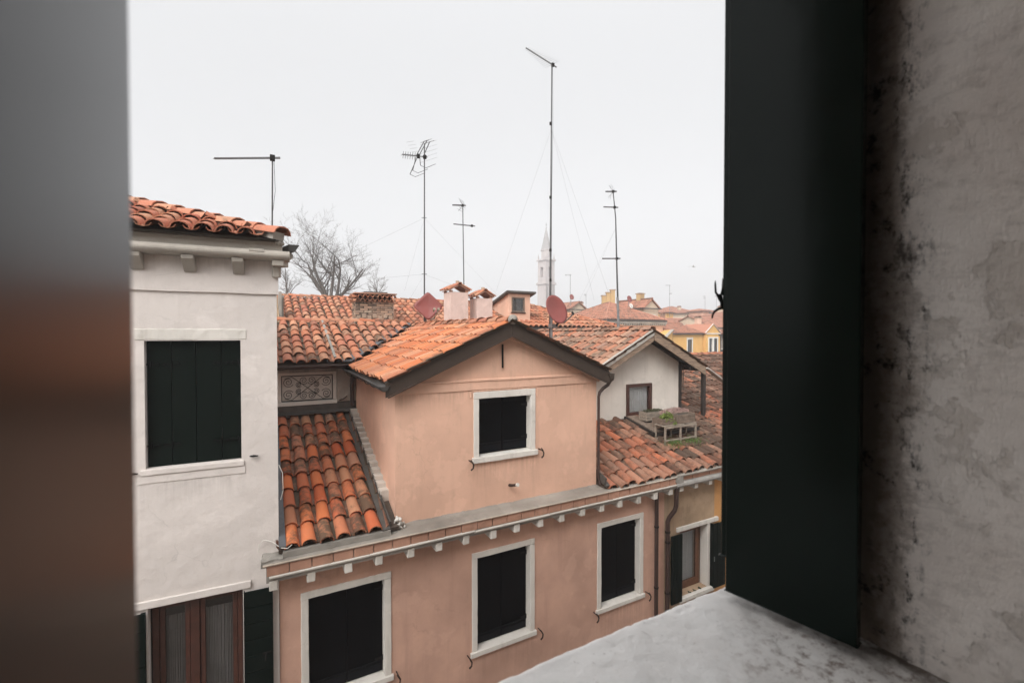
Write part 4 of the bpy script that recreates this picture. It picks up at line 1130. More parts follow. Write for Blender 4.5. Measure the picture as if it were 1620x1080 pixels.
def plank(x0, x1, off, wd_, ya, yb, mat, nm='verge_board'):
    m = MB(); m.add([(x0,ya,zG(x0)-off),(x1,ya,zG(x1)-off),(x1,ya,zG(x1)-off-wd_),(x0,ya,zG(x0)-off-wd_),(x0,yb,zG(x0)-off),(x1,yb,zG(x1)-off),(x1,yb,zG(x1)-off-wd_),(x0,yb,zG(x0)-off-wd_)],
                    [(3,2,1,0),(4,5,6,7),(0,1,5,4),(1,2,6,5),(2,3,7,6),(3,0,4,7)])
    return m.obj(nm, mat, gh, bevel=.005)
plank(7.02, GAX-.003, -.035, .13, GYF-.035, GYF, PALE_BOARD)
plank(7.02, GAX-.003, .105, .15, GYF-.01, GYF+.02, BROWN_BOARD)
plank(GAX+.003, 10.93, -.035, .26, GYF-.035, GYF, BROWN_BOARD)
plank(GAX+.003, 10.98, -.062, .022, GYF-.05, GYF+.05, PALE_BOARD, 'verge_flashing')
plank(7.0, GAX-.003, -.062, .022, GYF-.05, GYF+.05, GUTTER_STONE, 'verge_flashing')
for s_ in (-1, 1):       # rafters under the overhang
    for yy in (GYF+.12, GYF+.36):
        x0, x1 = GAX+s_*.03, (xr-.1 if s_ > 0 else 7.15)
        m = MB(); m.bar((x0, yy, zG(x0)-.11), (x1, yy, zG(x1)-.11), .07, .09); m.obj('rafter', WOOD_DARK, gh)
m = MB(); m.tube([(7.16, GYF-.05, 8.23), (7.16, GYF-.06, 8.12), (7.16, GYF-.02, 7.9)], .009, 6); m.obj('gutter_hook', IRON, gh)
# porch at the right: dark posts, beam and lattice under the overhang
m = MB(); m.box(GX1+.0, GX1+.11, GY-.02, GY+.08, zR(GY)-.1, zG(GX1)-.08); m.obj('post', WOOD_DARK, gh, bevel=.006)
pxx = onY(1113, 620, GYF+.1).x
m = MB(); m.box(pxx-.05, pxx+.05, GYF+.06, GYF+.16, zR(GYF)-.02, zG(xr)-.02); m.obj('post', WOOD_DARK, gh, bevel=.006)
m = MB(); m.bar((10.45, GYF+.11, 8.03), (10.98, GYF+.11, 8.03), .10, .11); m.bar((10.93, GYF+.1, 8.0), (10.93, 13.6, 8.0), .1, .1); m.bar((10.47, GY, 8.12), (10.47, 13.6, 8.12), .1, .12); m.obj('beam', WOOD_DARK, gh, bevel=.006)
m = MB()
la, lb = 10.56, 10.86
for i in range(5):
    x = la+(lb-la)*i/4; m.box(x-.009, x+.009, 9.30, 9.318, 7.42, 8.0)
for i in range(9):
    z = 7.42+.58*i/8; m.box(la, lb, 9.285, 9.30, z-.009, z+.009)
m.obj('lattice', WOOD_GREY, gh)
m = MB(); m.box(la-.02, lb+.02, 9.27, 9.33, 7.37, 7.415); m.obj('lattice_rail', WOOD_GREY, gh)
m = MB(); fp = onY(1117, 582, 9.3); fq = onY(1150, 607, 9.6); m.bar(fp, fp+(fq-fp)*1.6, .16, .04); m.obj('zinc_flashing', PALE_BOARD, gh)
m = MB()        # moss cushions on the old roof under the rack
for k in range(900):
    cx, cy = (8.62, 7.62) if rnd.random() < .55 else (9.25, 7.60)
    x = cx + rnd.gauss(0, .16); y = cy + rnd.gauss(0, .09)
    z = zR(y) + .10 + rnd.uniform(-.01, .03)
    a = rnd.uniform(0, 6.28); l_ = rnd.uniform(.02, .05)
    m.add([(x, y, z), (x+math.cos(a)*.012, y+math.sin(a)*.012, z), (x+rnd.uniform(-.02, .02), y+rnd.uniform(-.02, .02), z+l_)], [(0, 1, 2)])
ms = m.obj('roof_moss', simple('moss', (.10, .17, .035), .9, bmp=0), None); tag(ms, kind='stuff')

# ---------------- terrace deck, rack, planters on the old roof
dk = thing('wooden_deck', 'small weathered plank deck below the curtained attic window', 'deck', (9, 8.6, 6.6))
n_ = 9
for k in range(n_):
    x0 = 8.42 + k*.17
    m = MB(); c = [(x0, 8.05, 6.60), (x0+.158, 8.05, 6.60), (x0+.158, 9.05, 6.83), (x0, 9.05, 6.83)]
    poly_slab(m, c, .03); m.obj('plank', WOOD_GREY, dk, bevel=.004)
m = MB(); m.bar((8.36, 8.03, 6.55), (8.36, 9.07, 6.79), .04, .09); m.bar((8.36, 8.04, 6.54), (9.98, 8.04, 6.54), .04, .08); m.obj('deck_frame', WOOD_DARK, dk, bevel=.004)
m = MB()
for x in (8.40, 9.2, 9.9):
    for y in (8.12, 8.9): m.box(x-.03, x+.03, y-.03, y+.03, zR(y), 6.56+.23*(y-8.05))
m.obj('support', WOOD_DARK, dk)
rk = thing('plant_rack', 'weathered grey wooden rack standing on the mossy tiles beside the deck', 'rack', (9, 7.8, 6.4))
zt, zb = 6.78, 6.43
xs3 = (8.40, 8.92, 9.46)
for x in xs3:
    for y in (7.72, 8.02):
        m = MB(); m.box(x-.02, x+.02, y-.02, y+.02, zR(y)+.02, zt); m.obj('leg', WOOD_OLD, rk, bevel=.003)
for y in (7.72, 8.02):
    for z in (zb, zt-.045):
        m = MB(); m.box(8.38, 9.48, y-.024-.002, y-.022+.02, z, z+.04); m.obj('rail', WOOD_OLD, rk, bevel=.003)
for k in range(4):
    y = 7.72 + k*.085; m = MB(); m.box(8.37, 9.49, y, y+.075, zt+.002, zt+.022); m.obj('slat', WOOD_OLD, rk, bevel=.002)
def planter(x0, x1, y0, y1, z0, z1, label, mat=WOOD_GREY, n=3):
    t = thing('planter_box', label, 'planter', ((x0+x1)/2, (y0+y1)/2, z0), group='wooden planter boxes by the deck')
    h = (z1-z0)/n
    for k in range(n):
        m = MB(); m.box(x0, x1, y0, y0+.015, z0+k*h+.003, z0+(k+1)*h-.004); m.obj('slat', mat, t, bevel=.002)
        m = MB(); m.box(x0, x1, y1-.015, y1, z0+k*h+.003, z0+(k+1)*h-.004); m.obj('slat', mat, t, bevel=.002)
        m = MB(); m.box(x0-.014, x0, y0, y1, z0+k*h+.003, z0+(k+1)*h-.004); m.box(x1, x1+.014, y0, y1, z0+k*h+.003, z0+(k+1)*h-.004); m.obj('end_board', mat, t, bevel=.002)
    m = MB(); m.box(x0+.016, x1-.016, y0+.016, y1-.016, z0+.01, z1-.03); m.obj('soil', simple('soil', (.05, .038, .028), 1, bmp=.5), t)
    return t
planter(8.42, 8.78, 7.78, 7.98, 6.81, 6.96, 'small wooden box holding the bright green plant', n=2)
planter(8.86, 9.46, 7.74, 8.00, 6.81, 7.03, 'long slatted box on the right end of the rack')
planter(8.62, 9.62, 8.08, 8.34, 6.66, 6.90, 'long slatted box behind the rack with pink flowers')
planter(8.62, 9.30, 8.52, 8.80, 6.76, 6.99, 'slatted wooden box at the back of the deck under the window', mat=WOOD_OLD)
LEAFG = simple('bright_leaf', (.20, .27, .05), .6, var=.5, scale=30, bmp=0)
def bush(name, label, cat, cx, cy, cz, sx, sy, sz, n, mat, size, droop=0, seed=1, stem=WOOD_DARK, part='leaf_cluster'):
    g_ = random.Random(seed)
    t = thing(name, label, cat, (cx, cy, cz))
    m = MB(); st = MB()
    for k in range(n):
        a = g_.uniform(0, 6.28); r = g_.random()**.5
        x, y = cx+math.cos(a)*sx*r, cy+math.sin(a)*sy*r; z = cz + sz*g_.random()*(1-.4*r) - droop*r*r
        q = Vector((g_.gauss(0, 1), g_.gauss(0, 1), g_.gauss(0, 1)+.6)).normalized(); s = size*g_.uniform(.6, 1.3)
        u = q.orthogonal().normalized(); u = Matrix.Rotation(g_.uniform(0, 6.28), 3, q) @ u; v = q.cross(u)
        p = Vector((x, y, z))
        m.add([p-u*s, p+v*s*.55+q*s*.15, p+u*s, p-v*s*.55+q*s*.15], [(0, 1, 2, 3)])
        if k % 12 == 0: st.tube([(cx+(x-cx)*.3, cy+(y-cy)*.3, cz-.02), p], [.006, .003], 4, cap=False)
    m.obj(part, mat, t, kind='stuff'); st.obj('stem', stem, t, kind='stuff')
    return t
bush('leafy_plant', 'bright yellow green leafy plant in the small box on the rack', 'plant', 8.60, 7.86, 6.95, .20, .12, .20, 330, LEAFG, .028, droop=.06, seed=3)
bush('leafy_plant', 'bright green trailing shoots hanging over the front of the rack', 'plant', 8.74, 7.74, 6.72, .06, .03, .20, 110, LEAFG, .024, droop=.0, seed=4)
DRYP = simple('pink_blossom', (.52, .34, .30), .9, var=.4, scale=30, bmp=0)
bush('flowering_plant', 'pale pink dried flowers spilling from the long planter box', 'plant', 9.30, 8.25, 6.93, .50, .20, .20, 1500, DRYP, .018, droop=.02, seed=5, stem=WOOD_GREY, part='blossom')
bush('flowering_plant', 'pale pink tuft at the right end of the planters', 'plant', 9.78, 8.3, 6.72, .22, .18, .22, 500, DRYP, .018, seed=6, stem=WOOD_GREY, part='blossom')
bush('dry_herb', 'dull olive herbs in the back planter box', 'plant', 8.95, 8.66, 6.98, .32, .12, .06, 350, simple('olive_leaf', (.10, .10, .045), .9, var=.5, scale=30, bmp=0), .02, seed=8)
# ================================================================== low grey attic behind, with the scroll grille
bh = thing('grey_attic_house', 'low grey walled attic with a scrolled iron vent grille under mixed clay tiles', 'house', (1, 10.4, 0))
BX0, BX1, BY = -2.5, 3.2, 10.4
m = MB(); wall_mesh(m, BX0, BX1, 5, 8.34, BY, [(.30, 1.34, 7.56, 8.17)], .07)
m.obj('wall', DIRTYW, bh)
m = MB(); m.box(BX0, 4.6, BY+.2, 15.2, 0, 8.3); m.obj('house_body', DIRTYW, bh)
m = MB()
for a, b, c, d in ((.26, .33, 7.60, 8.20), (1.32, 1.39, 7.60, 8.20), (.33, 1.32, 8.14, 8.20)): rough_block(m, a, b, BY-.015, BY+.05, c, d, .003, .1, 3)
fr = m.obj('vent_frame', GREYW, bh, bevel=.006)
m = MB(); rough_block(m, .24, 1.40, BY-.05, BY+.05, 7.52, 7.595, .004, .1, 4); m.obj('vent_sill', STONE, bh, bevel=.006)
gx0, gx1, gz0, gz1 = .345, 1.305, 7.615, 8.125; gy = BY+.02
gr = MB(); gr.box(gx0-.01, gx1+.01, gy-.006, gy+.006, gz1-.005, gz1+.012); gr.box(gx0-.01, gx1+.01, gy-.006, gy+.006, gz0-.012, gz0+.005)
gr.box(gx0-.012, gx0, gy-.006, gy+.006, gz0, gz1); gr.box(gx1, gx1+.012, gy-.006, gy+.006, gz0, gz1)
grille = gr.obj('grille', IRON, bh)
def spiral(cx, cz, r0, turns, a0, s, tail=None):
    pts = [Vector((cx + r0*(1-.86*t_)*math.cos(a0+s*t_*turns*6.283), gy-.004, cz + r0*(1-.86*t_)*math.sin(a0+s*t_*turns*6.283))) for t_ in [i/26 for i in range(27)]]
    if tail: pts = [Vector((tail[0], gy-.004, tail[1]))] + pts
    return pts
cx, cz = (gx0+gx1)/2, (gz0+gz1)/2; hw, hh_ = (gx1-gx0)/2, (gz1-gz0)/2
for sx in (-1, 1):
    for sz in (-1, 1):
        for (ox_, oz_, r_, a0) in ((.76, .52, .105, 0), (.16, .62, .085, 0), (.36, .30, .06, 0)):
            m = MB(); X_, Z_ = cx+sx*hw*ox_, cz+sz*hh_*oz_
            a0 = math.atan2(-sz*.6, -sx); m.tube(spiral(X_, Z_, r_, 1.9, a0, sx*sz), .0055, 5, cap=False); m.obj('scroll', IRON, grille)
    for sz in (-1, 1):
        m = MB(); m.tube([(cx, gy-.004, cz), (cx+sx*hw*.30, gy-.004, cz+sz*hh_*.45), (cx+sx*hw*.62, gy-.004, cz+sz*hh_*.93), (cx+sx*hw*.9, gy-.004, cz+sz*hh_*.8)], .006, 5); m.obj('scroll_bar', IRON, grille)
m = MB(); m.box(gx0, gx1, BY+.05, BY+.06, gz0, gz1); m.obj('vent_back', GREYW, bh)
m = MB(); n_ = 30; vs = []
for i in range(n_+1):
    x = .19 + 1.62*i/n_; a = noise.noise(Vector((x*4, 0, 3)))*.015
    vs += [(x, BY-.16, 7.345+a), (x, BY-.045, 7.40), (x, BY-.03, 7.535+a*.5), (x, BY+.003, 7.54)]
m.add(vs, [(4*i+c, 4*i+4+c, 4*i+5+c, 4*i+1+c) for i in range(n_) for c in range(3)]); m.obj('lead_flashing', LEAD_BROWN, bh)
m = MB(); rough_block(m, 1.40, 1.82, BY-.03, BY+.08, 7.56, 8.30, .01, .08, 9); m.obj('stained_pier', DIRTYW, bh)
m = MB(); m.tube([(1.70, BY-.07, 8.28), (1.72, BY-.08, 8.1), (1.70, BY-.08, 7.9), (1.70, BY-.08, 7.45)], .04, 10); m.tube([(1.60, BY-.07, 7.66), (1.52, BY-.06, 7.60), (1.44, BY-.06, 7.575)], .014, 6); m.obj('downpipe', PIPE, bh)
# upper tile roof
wu = Vector((0, 1, US)).normalized()
m = MB(); poly_slab(m, [(BX0, UY0-.05, UZ0-.03), (4.2, UY0-.05, UZ0-.03), (4.2, 12.8, UZ0+US*2.6-.03), (BX0, 12.8, UZ0+US*2.6-.03)], .07)
poly_slab(m, [(BX0, 12.8, UZ0+US*2.6-.03), (4.2, 12.8, UZ0+US*2.6-.03), (4.2, 15.4, UZ0-.03), (BX0, 15.4, UZ0-.03)], .07)
uroof = m.obj('roof', DECK, bh)
def keepU(p, i, j): return p.z > zroof(p.x) + .05 or p.x < 1.45
Lu = 2.62*math.sqrt(1+US*US)
tile_roof(uroof, Vector((-.25-.232*4, UY0-.1, UZ0-.01)), Vector((1, 0, 0)), wu, 21, 7, .232, Lu/7, TILE_MIX, 'up', keepU, 150, r=.10, jit=.012, tilt=2.8, rowjit=.03)
ridge_tiles(uroof, (BX0, 12.8, UZ0+US*2.6+.06), (3.5, 12.8, UZ0+US*2.6+.06), TILE_MIX, 'upr', ex=.40, r=.11)
half_gutter('eave_gutter', (-.3, UY0-.14, UZ0-.06), (1.56, UY0-.14, UZ0-.06), .07, PIPE, bh)
m = MB(); m.bar((1.50, UY0-.1, 8.42), (3.6, 12.75, UZ0+US*2.55+.03), .34, .03); m.obj('valley_flashing', LEAD, bh)
m = MB(); m.bar((1.33, UY0-.1, UZ0+.10), (1.33+.03, 12.7, UZ0+US*2.5+.10), .05, .03); m.obj('mortar_line', MORTAR, bh)

# ================================================================== long-roofed house behind with the chimneys
lb = thing('long_roofed_house', 'long house behind the pink dormer with a hipped tile roof running across', 'house', (7, 16, 0))
m = MB(); m.box(.55, 13.55, 15.12, 22, 0, 9.15); m.obj('wall', PINK, lb)
EZ, BS = 9.25, .345
m = MB()
P = [Vector(q) for q in ((.45, 14.95, EZ-.03), (13.7, 14.95, EZ-.03), (10.65, 18.0, EZ+BS*3.05-.03), (.45, 18.0, EZ+BS*3.05-.03), (13.7, 21.05, EZ-.03), (.45, 21.05, EZ-.03))]
m.add(P, [(0,1,2,3),(1,4,2),(3,2,4,5),(0,5,4,1)]); lroof2 = m.obj('roof', DECK, lb)
def keepB(p, i, j):
    if p.x > 13.7 - (p.y-14.95) - .05: return False
    if 8.38 < p.x < 9.4 and 15.55 < p.y < 17.2: return False
    return True
tile_roof(lroof2, Vector((.55, 14.90, EZ-.0)), Vector((1, 0, 0)), Vector((0, 1, BS)).normalized(), 58, 8, .228, 3.05*math.sqrt(1+BS*BS)/8, TILE_MIX, 'up', keepB, 295, r=.10, jit=.01, tilt=2.6, pans=True)
tile_roof(lroof2, Vector((13.75, 15.1, EZ)), Vector((0, 1, 0)), Vector((-1, 0, BS)).normalized(), 25, 8, .228, .40, TILE_MIX, 'up', lambda p, i, j: (13.7-p.x) < (p.y-14.95) and (13.7-p.x) < (21.05-p.y), 0, r=.10, pans=False)
ridge_tiles(lroof2, (.45, 18, EZ+BS*3.05+.05), (10.65, 18, EZ+BS*3.05+.05), TILE_MIX, 'upr', n_obj=0)
ridge_tiles(lroof2, (13.7, 14.95, EZ+.05), (10.65, 18, EZ+BS*3.05+.05), TILE_MIX, 'upr', n_obj=0)
m = MB(); m.box(6, 13.7, 14.80, 14.92, EZ-.10, EZ-.03); m.obj('gutter', GUTTER_DARK, lb)
m = MB(); m.box(.405, .47, 13.9, 14.9, 5, 10.15); m.box(.47, .55, 14.85, 14.9, 5, 10.12); m.obj('party_wall', GUTTER_STONE, lb)
sp_ = thing('neighbour_roof', 'thin strip of tiled roof beside the white house corner', 'house', (0, 14, 0))
m = MB(); poly_slab(m, [(-2, 13.0, 9.20), (.40, 13.0, 9.20), (.40, 15.4, 10.15), (-2, 15.4, 10.15)], .08); m.box(-2, .29, 13.3, 15.3, 0, 9.2); nr = m.obj('roof', TAN, sp_)
tile_roof(nr, Vector((-1.9, 13.0, 9.21)), Vector((1, 0, 0)), Vector((0, 1, .396)).normalized(), 10, 7, .225, .37, TILE_MIX, 'up', None, 0, r=.1)

def gabled_cap(m, x0, x1, y0, y1, z, rise, ov=.07, th=.03):
    """two slabs pitched along y: ridge runs in y"""
    cx_ = (x0+x1)/2
    poly_slab(m, [(x0-ov, y0-ov, z), (cx_, y0-ov, z+rise), (cx_, y1+ov, z+rise), (x0-ov, y1+ov, z)], th)
    poly_slab(m, [(cx_, y0-ov, z+rise), (x1+ov, y0-ov, z), (x1+ov, y1+ov, z), (cx_, y1+ov, z+rise)], th)
def pink_chimney(x0, x1, y0, y1, zb_, zt_, rise, label):
    t = thing('chimney', label, 'chimney', ((x0+x1)/2, (y0+y1)/2, zb_), group='plastered chimneys on the long roof')
    m = MB(); rough_block(m, x0, x1, y0, y1, zb_, zt_, .008, .14, int(x0*7)); m.obj('shaft', CHIMP, t, bevel=.008)
    m = MB()
    for a in (x0, x1-.09):
        for b in (y0, y1-.09): m.box(a, a+.09, b, b+.09, zt_, zt_+.06)
    m.box(x0+.14, x1-.14, y0+.14, y1-.14, zt_-.02, zt_+.02); m.obj('cap_pier', BRICK, t)
    m = MB(); gabled_cap(m, x0, x1, y0, y1, zt_+.055, rise, .05, .02); cp = m.obj('cap', BRICK, t)
    key = 'cap'
    mbs, mes = cover_meshes('cap', TILE_MIX, .24, .075, .062, .8, .012)
    cx_ = (x0+x1)/2; half = (x1-x0)/2+.07
    for s_ in (-1, 1):
        wv = Vector((-s_, 0, rise/half)).normalized(); uv = Vector((0, s_, 0)) 
        n2 = uv.cross(wv)
        if n2.z < 0: uv = -uv; n2 = -n2
        for r_ in range(2):
            ny = int((y1-y0+.16)/.16)
            for k in range(ny):
                p = Vector((cx_+s_*(half+.02), y0-.06+.08+k*(y1-y0+.04)/(ny-1) - .02, zt_+.06)) + wv*r_*.19 + n2*.012
                mm = Matrix((uv, wv, n2)).transposed().to_4x4(); mm.translation = p; inst('tile', rnd.choice(mes), mm, cp)
    ridge_tiles(cp, (cx_, y0-.1, zt_+.06+rise+.01), (cx_, y1+.1, zt_+.06+rise+.01), TILE_MIX, 'caprd', ex=.22, r=.075)
    m = MB(); m.box(cx_-.05, cx_+.05, y0+.1, y0+.2, zt_+rise+.08, zt_+rise+.19); m.box(cx_+.08, cx_+.15, y0+.16, y0+.26, zt_+rise+.05, zt_+rise+.14); m.obj('cap_stone', BRICK_OLD, t, bevel=.008)
    return t
pink_chimney(5.38, 6.02, 14.0, 14.6, 8.6, 10.37, .20, 'taller plastered chimney with a gabled tile cap, left of the pair')
pink_chimney(6.34, 6.92, 14.0, 14.6, 8.6, 10.20, .20, 'shorter plastered chimney with a gabled tile cap beside the roof hutch')
m = MB(); m.box(2.3, 7.2, 14.02, 15.0, 0, 8.9); m.obj('chimney_footing', TAN, lb)
bc = thing('chimney', 'wide old brick chimney with a sooty arcade of tiles at its top', 'chimney', (3.05, 14.6, 9))
g_ = random.Random(4)
m = MB(); m.box(2.50, 3.60, 14.33, 14.97, 8.6, 9.99); m.obj('core', simple('dark_mortar', (.10, .085, .07), .95, var=.4), bc)
m = MB(); z = 9.12; row = 0
while z < 9.98:
    x = 2.47 - (row % 2)*.12
    while x < 3.62:
        a, b = max(2.47, x), min(3.63, x+.235)
        if b-a > .03: m.box(a+.006, b-.006, 14.30+g_.uniform(-.006, .008), 14.36, z+.005, z+.058)
        x += .245
    y = 14.3 - (row % 2)*.12
    while y < 14.99:
        a, b = max(14.31, y), min(15.0, y+.235)
        if b-a > .03: m.box(2.475+g_.uniform(-.006, .006), 2.53, a+.006, b-.006, z+.005, z+.058)
        y += .245
    z += .066; row += 1
m.obj('brickwork', BRICKS_M, bc, kind='stuff')
mbs, mes = cover_meshes('arc', TILE_MIX, .20, .068, .06, 1.35, .016)
for r_, (zz_, off) in enumerate(((9.985, 0), (10.10, .07))):     # two corbelled rows of cover tiles
    for k in range(8):
        mm = Matrix((Vector((1, 0, 0)), Vector((0, 1, .1)).normalized(), Vector((0, -.1, 1)).normalized())).transposed().to_4x4(); mm.translation = Vector((2.52+off+k*.145, 14.21-.05*r_, zz_)); inst('tile', rnd.choice(mes), mm, bc)
    for k in range(5):
        mm = Matrix((Vector((0, -1, 0)), Vector((1, 0, .1)).normalized(), Vector((-.1, 0, 1)).normalized())).transposed().to_4x4(); mm.translation = Vector((2.41-.03*r_, 14.4+k*.135, zz_)); inst('tile', rnd.choice(mes), mm, bc)
m = MB(); m.box(2.42, 3.70, 14.20, 15.04, 10.215, 10.25); m.box(2.46, 3.64, 14.28, 15.0, 9.975, 9.99); m.obj('cap_slab', BRICK, bc, bevel=.006)
m = MB(); m.box(2.75, 3.45, 14.4, 14.9, 10.255, 10.30); m.obj('cap_plate', LEAD_BROWN, bc)
m = MB(); m.box(2.52, 3.58, 14.32, 14.9, 9.995, 10.21); m.obj('soot_gap', DARKIN, bc)
for k in range(7):
    m = MB(); x = 2.50+k*.16; rough_block(m, x, x+.11, 14.285, 14.33, 9.42+(k % 2)*.07, 9.56+(k % 2)*.05, .006, .05, k); m.obj('protruding_brick', BRICK_OLD, bc)
fl = thing('flue', 'tiny red brown flue pipe left of the diamond dish', 'flue', (4.1, 15.4, 9.4))
m = MB(); m.tube([(3.95, 15.5, 9.2), (3.95, 15.5, 9.80)], .05, 10); m.lathe([(0, .0), (.09, .0), (.09, .02), (.03, .06), (.03, .1), (0, .12)], 10, T3((3.95, 15.5, 9.82))); m.obj('pipe', BRICK, fl)

# roof hutch with a window
ht = thing('roof_hutch', 'small pink roof hutch with a sloping lid and one window', 'hutch', (8.9, 15.6, 9.2))
hx0, hx1, hy0, hy1 = 8.42, 9.38, 15.6, 17.1
m = MB(); hz0, hz1, hzb = 9.2, 10.58, 10.16
wx0, wx1, wz0, wz1 = 8.54, 9.13, 9.85, 10.44
wall_mesh(m, hx0, hx1, hz0, hz1, hy0, [(wx0, wx1, wz0, wz1)], .06)
m.add([(hx0,hy0,hz0),(hx0,hy1,hz0),(hx0,hy1,hzb),(hx0,hy0,hz1)], [(3,2,1,0)]); m.add([(hx1,hy0,hz0),(hx1,hy1,hz0),(hx1,hy1,hzb),(hx1,hy0,hz1)], [(0,1,2,3)])
m.obj('wall', PINK, ht)
m = MB(); poly_slab(m, [(hx0-.16, hy0-.14, hz1+.10), (hx1+.20, hy0-.14, hz1+.10), (hx1+.20, hy1+.12, hzb+.04), (hx0-.16, hy1+.12, hzb+.04)], .08); m.obj('lid', LEAD_BROWN, ht, bevel=.01)
m = MB()
for a, b, c, d in ((wx0, wx0+.05, wz0, wz1), (wx1-.05, wx1, wz0, wz1), (wx0+.05, wx1-.05, wz1-.05, wz1), (wx0+.05, wx1-.05, wz0, wz0+.05)): m.box(a, b, hy0-.02, hy0+.04, c, d)
hwn = m.obj('window', WOOD_GREY, ht, bevel=.004)
m = MB(); m.box(wx0-.03, wx1+.03, hy0-.05, hy0, wz0-.035, wz0-.003); m.obj('sill', WOOD_DARK, hwn)
m = MB(); m.box(wx0+.05, wx1-.05, hy0+.015, hy0+.019, wz0+.05, wz1-.05); m.obj('pane', GLASS, hwn)
m = MB(); m.box(wx0+.05, wx1-.05, hy0+.05, hy0+.055, wz0+.05, wz1-.05); m.obj('room', simple('dim_interior', (.12, .11, .10), .9, scale=3, var=.7, bmp=0), hwn)
m = MB(); m.bar((hx0-.04, hy0, hz0+.15), (hx0-.04, hy1+.3, hz0+.75), .05, .06); m.obj('flashing', LEAD_BROWN, ht)

# ================================================================== dishes
def dish_mesh(m, rx, rz_, depth, mat, seg=28, rings=5, square=False):
    vs = [(0, 0, 0)]; 
    def rim(a):
        if not square: return rx*math.cos(a), rz_*math.sin(a)
        c, s = math.cos(a), math.sin(a); e = 9.0
        k = (abs(c)**e + abs(s)**e)**(-1/e); return rx*c*k, rz_*s*k
    for side in (0, 1):
        base = len(vs)-1 if side else 0
        if side: vs.append((0, .012, 0)); 
        c0 = 0 if not side else len(vs)-1
        for r_ in range(1, rings+1):
            f = r_/rings
            for k in range(seg):
                x, z = rim(2*math.pi*k/seg); vs.append((x*f, -depth*f*f + side*.012, z*f))
        st_ = c0+1
        fs = [(c0, st_+k, st_+(k+1) % seg) for k in range(seg)] + [(st_+r_*seg+k, st_+(r_+1)*seg+k, st_+(r_+1)*seg+(k+1) % seg, st_+r_*seg+(k+1) % seg) for r_ in range(rings-1) for k in range(seg)]
        if side == 0: F0 = fs; e0 = st_+(rings-1)*seg
        else: F1 = [f_[::-1] for f_ in fs]; e1 = st_+(rings-1)*seg
    Fr = [(e0+k, e1+k, e1+(k+1) % seg, e0+(k+1) % seg) for k in range(seg)]
    m.add(vs, F0+F1+Fr, True, mat)
def facing(p, az, tilt, roll=0):
    return T3(p) @ Matrix.Rotation(az, 4, 'Z') @ Matrix.Rotation(tilt, 4, 'X') @ Matrix.Rotation(roll, 4, 'Y')
ds = thing('satellite_dish', 'dark red diamond shaped satellite dish above the pink attic ridge', 'satellite dish', (4.02, 12.2, 9.4))
c = Vector((4.02, 12.15, 9.755)); fm = facing(c, R(-12), R(-12), R(45))
m = MB(); dish_mesh(m, .30, .30, .05, fm, 56, 5, True); m.obj('reflector', DISH_RED, ds)
m = MB(); a = Vector((4.13, 11.95, 9.42)); b = Vector((4.10, 11.72, 9.58)); m.tube([c+Vector((.08, .02, -.36)), a, b], .014, 6); m.tube([c+Vector((.16, .02, -.30)), a+Vector((.06, .02, .06)), b+Vector((.04, 0, 0))], .009, 6); m.obj('feed_arm', GALV, ds)
for s_ in (-.055, .055):
    m = MB(); m.tube([b+Vector((s_, .03, .06)), b+Vector((s_*1.1, -.05, .09))], [.03, .036], 10); m.tube([b+Vector((s_, .03, .06)), b+Vector((s_, .05, .01))], .02, 8); m.obj('receiver_head', simple('aged_plastic', (.32, .27, .20), .6, bmp=0), ds)
m = MB(); m.tube([c+Vector((-.02, .15, -1.0)), c+Vector((-.02, .15, .3))], .03, 8); m.tube([c+Vector((0, .02, 0)), c+Vector((-.02, .15, 0))], .03, 8); m.obj('bracket', GALV, ds)
ds = thing('satellite_dish', 'round dark red satellite dish at the foot of the tallest mast', 'satellite dish', (6.75, 10, 9.3))
c = Vector((6.72, 9.9, 9.62)); fm = facing(c, R(12), R(-20))
m = MB(); dish_mesh(m, .37, .40, .07, fm, 36, 6); m.obj('reflector', DISH_RED, ds)
m = MB(); q = fm @ Vector((.14, -.06, -.38)); e = fm @ Vector((.36, -.25, -.20)); m.tube([fm @ Vector((0, .04, -.30)), q, e], .016, 8); m.obj('feed_arm', GUTTER_DARK, ds)
m = MB(); m.tube([e, e+Vector((.02, .07, .05))], [.035, .028], 10); m.tube([fm @ Vector((0, -.02, -.33)), fm @ Vector((0, .10, -.40))], .03, 8); m.obj('receiver_head', IRON, ds)
m = MB(); m.tube([c+Vector((.02, .2, -1.6)), c+Vector((.02, .2, .0))], .03, 8); m.tube([c+Vector((.02, .2, -.05)), fm @ Vector((0, .02, 0))], .04, 8); m.box(c.x-.06, c.x+.12, c.y+.06, c.y+.24, c.z-.46, c.z-.36); m.obj('bracket', GALV, ds)

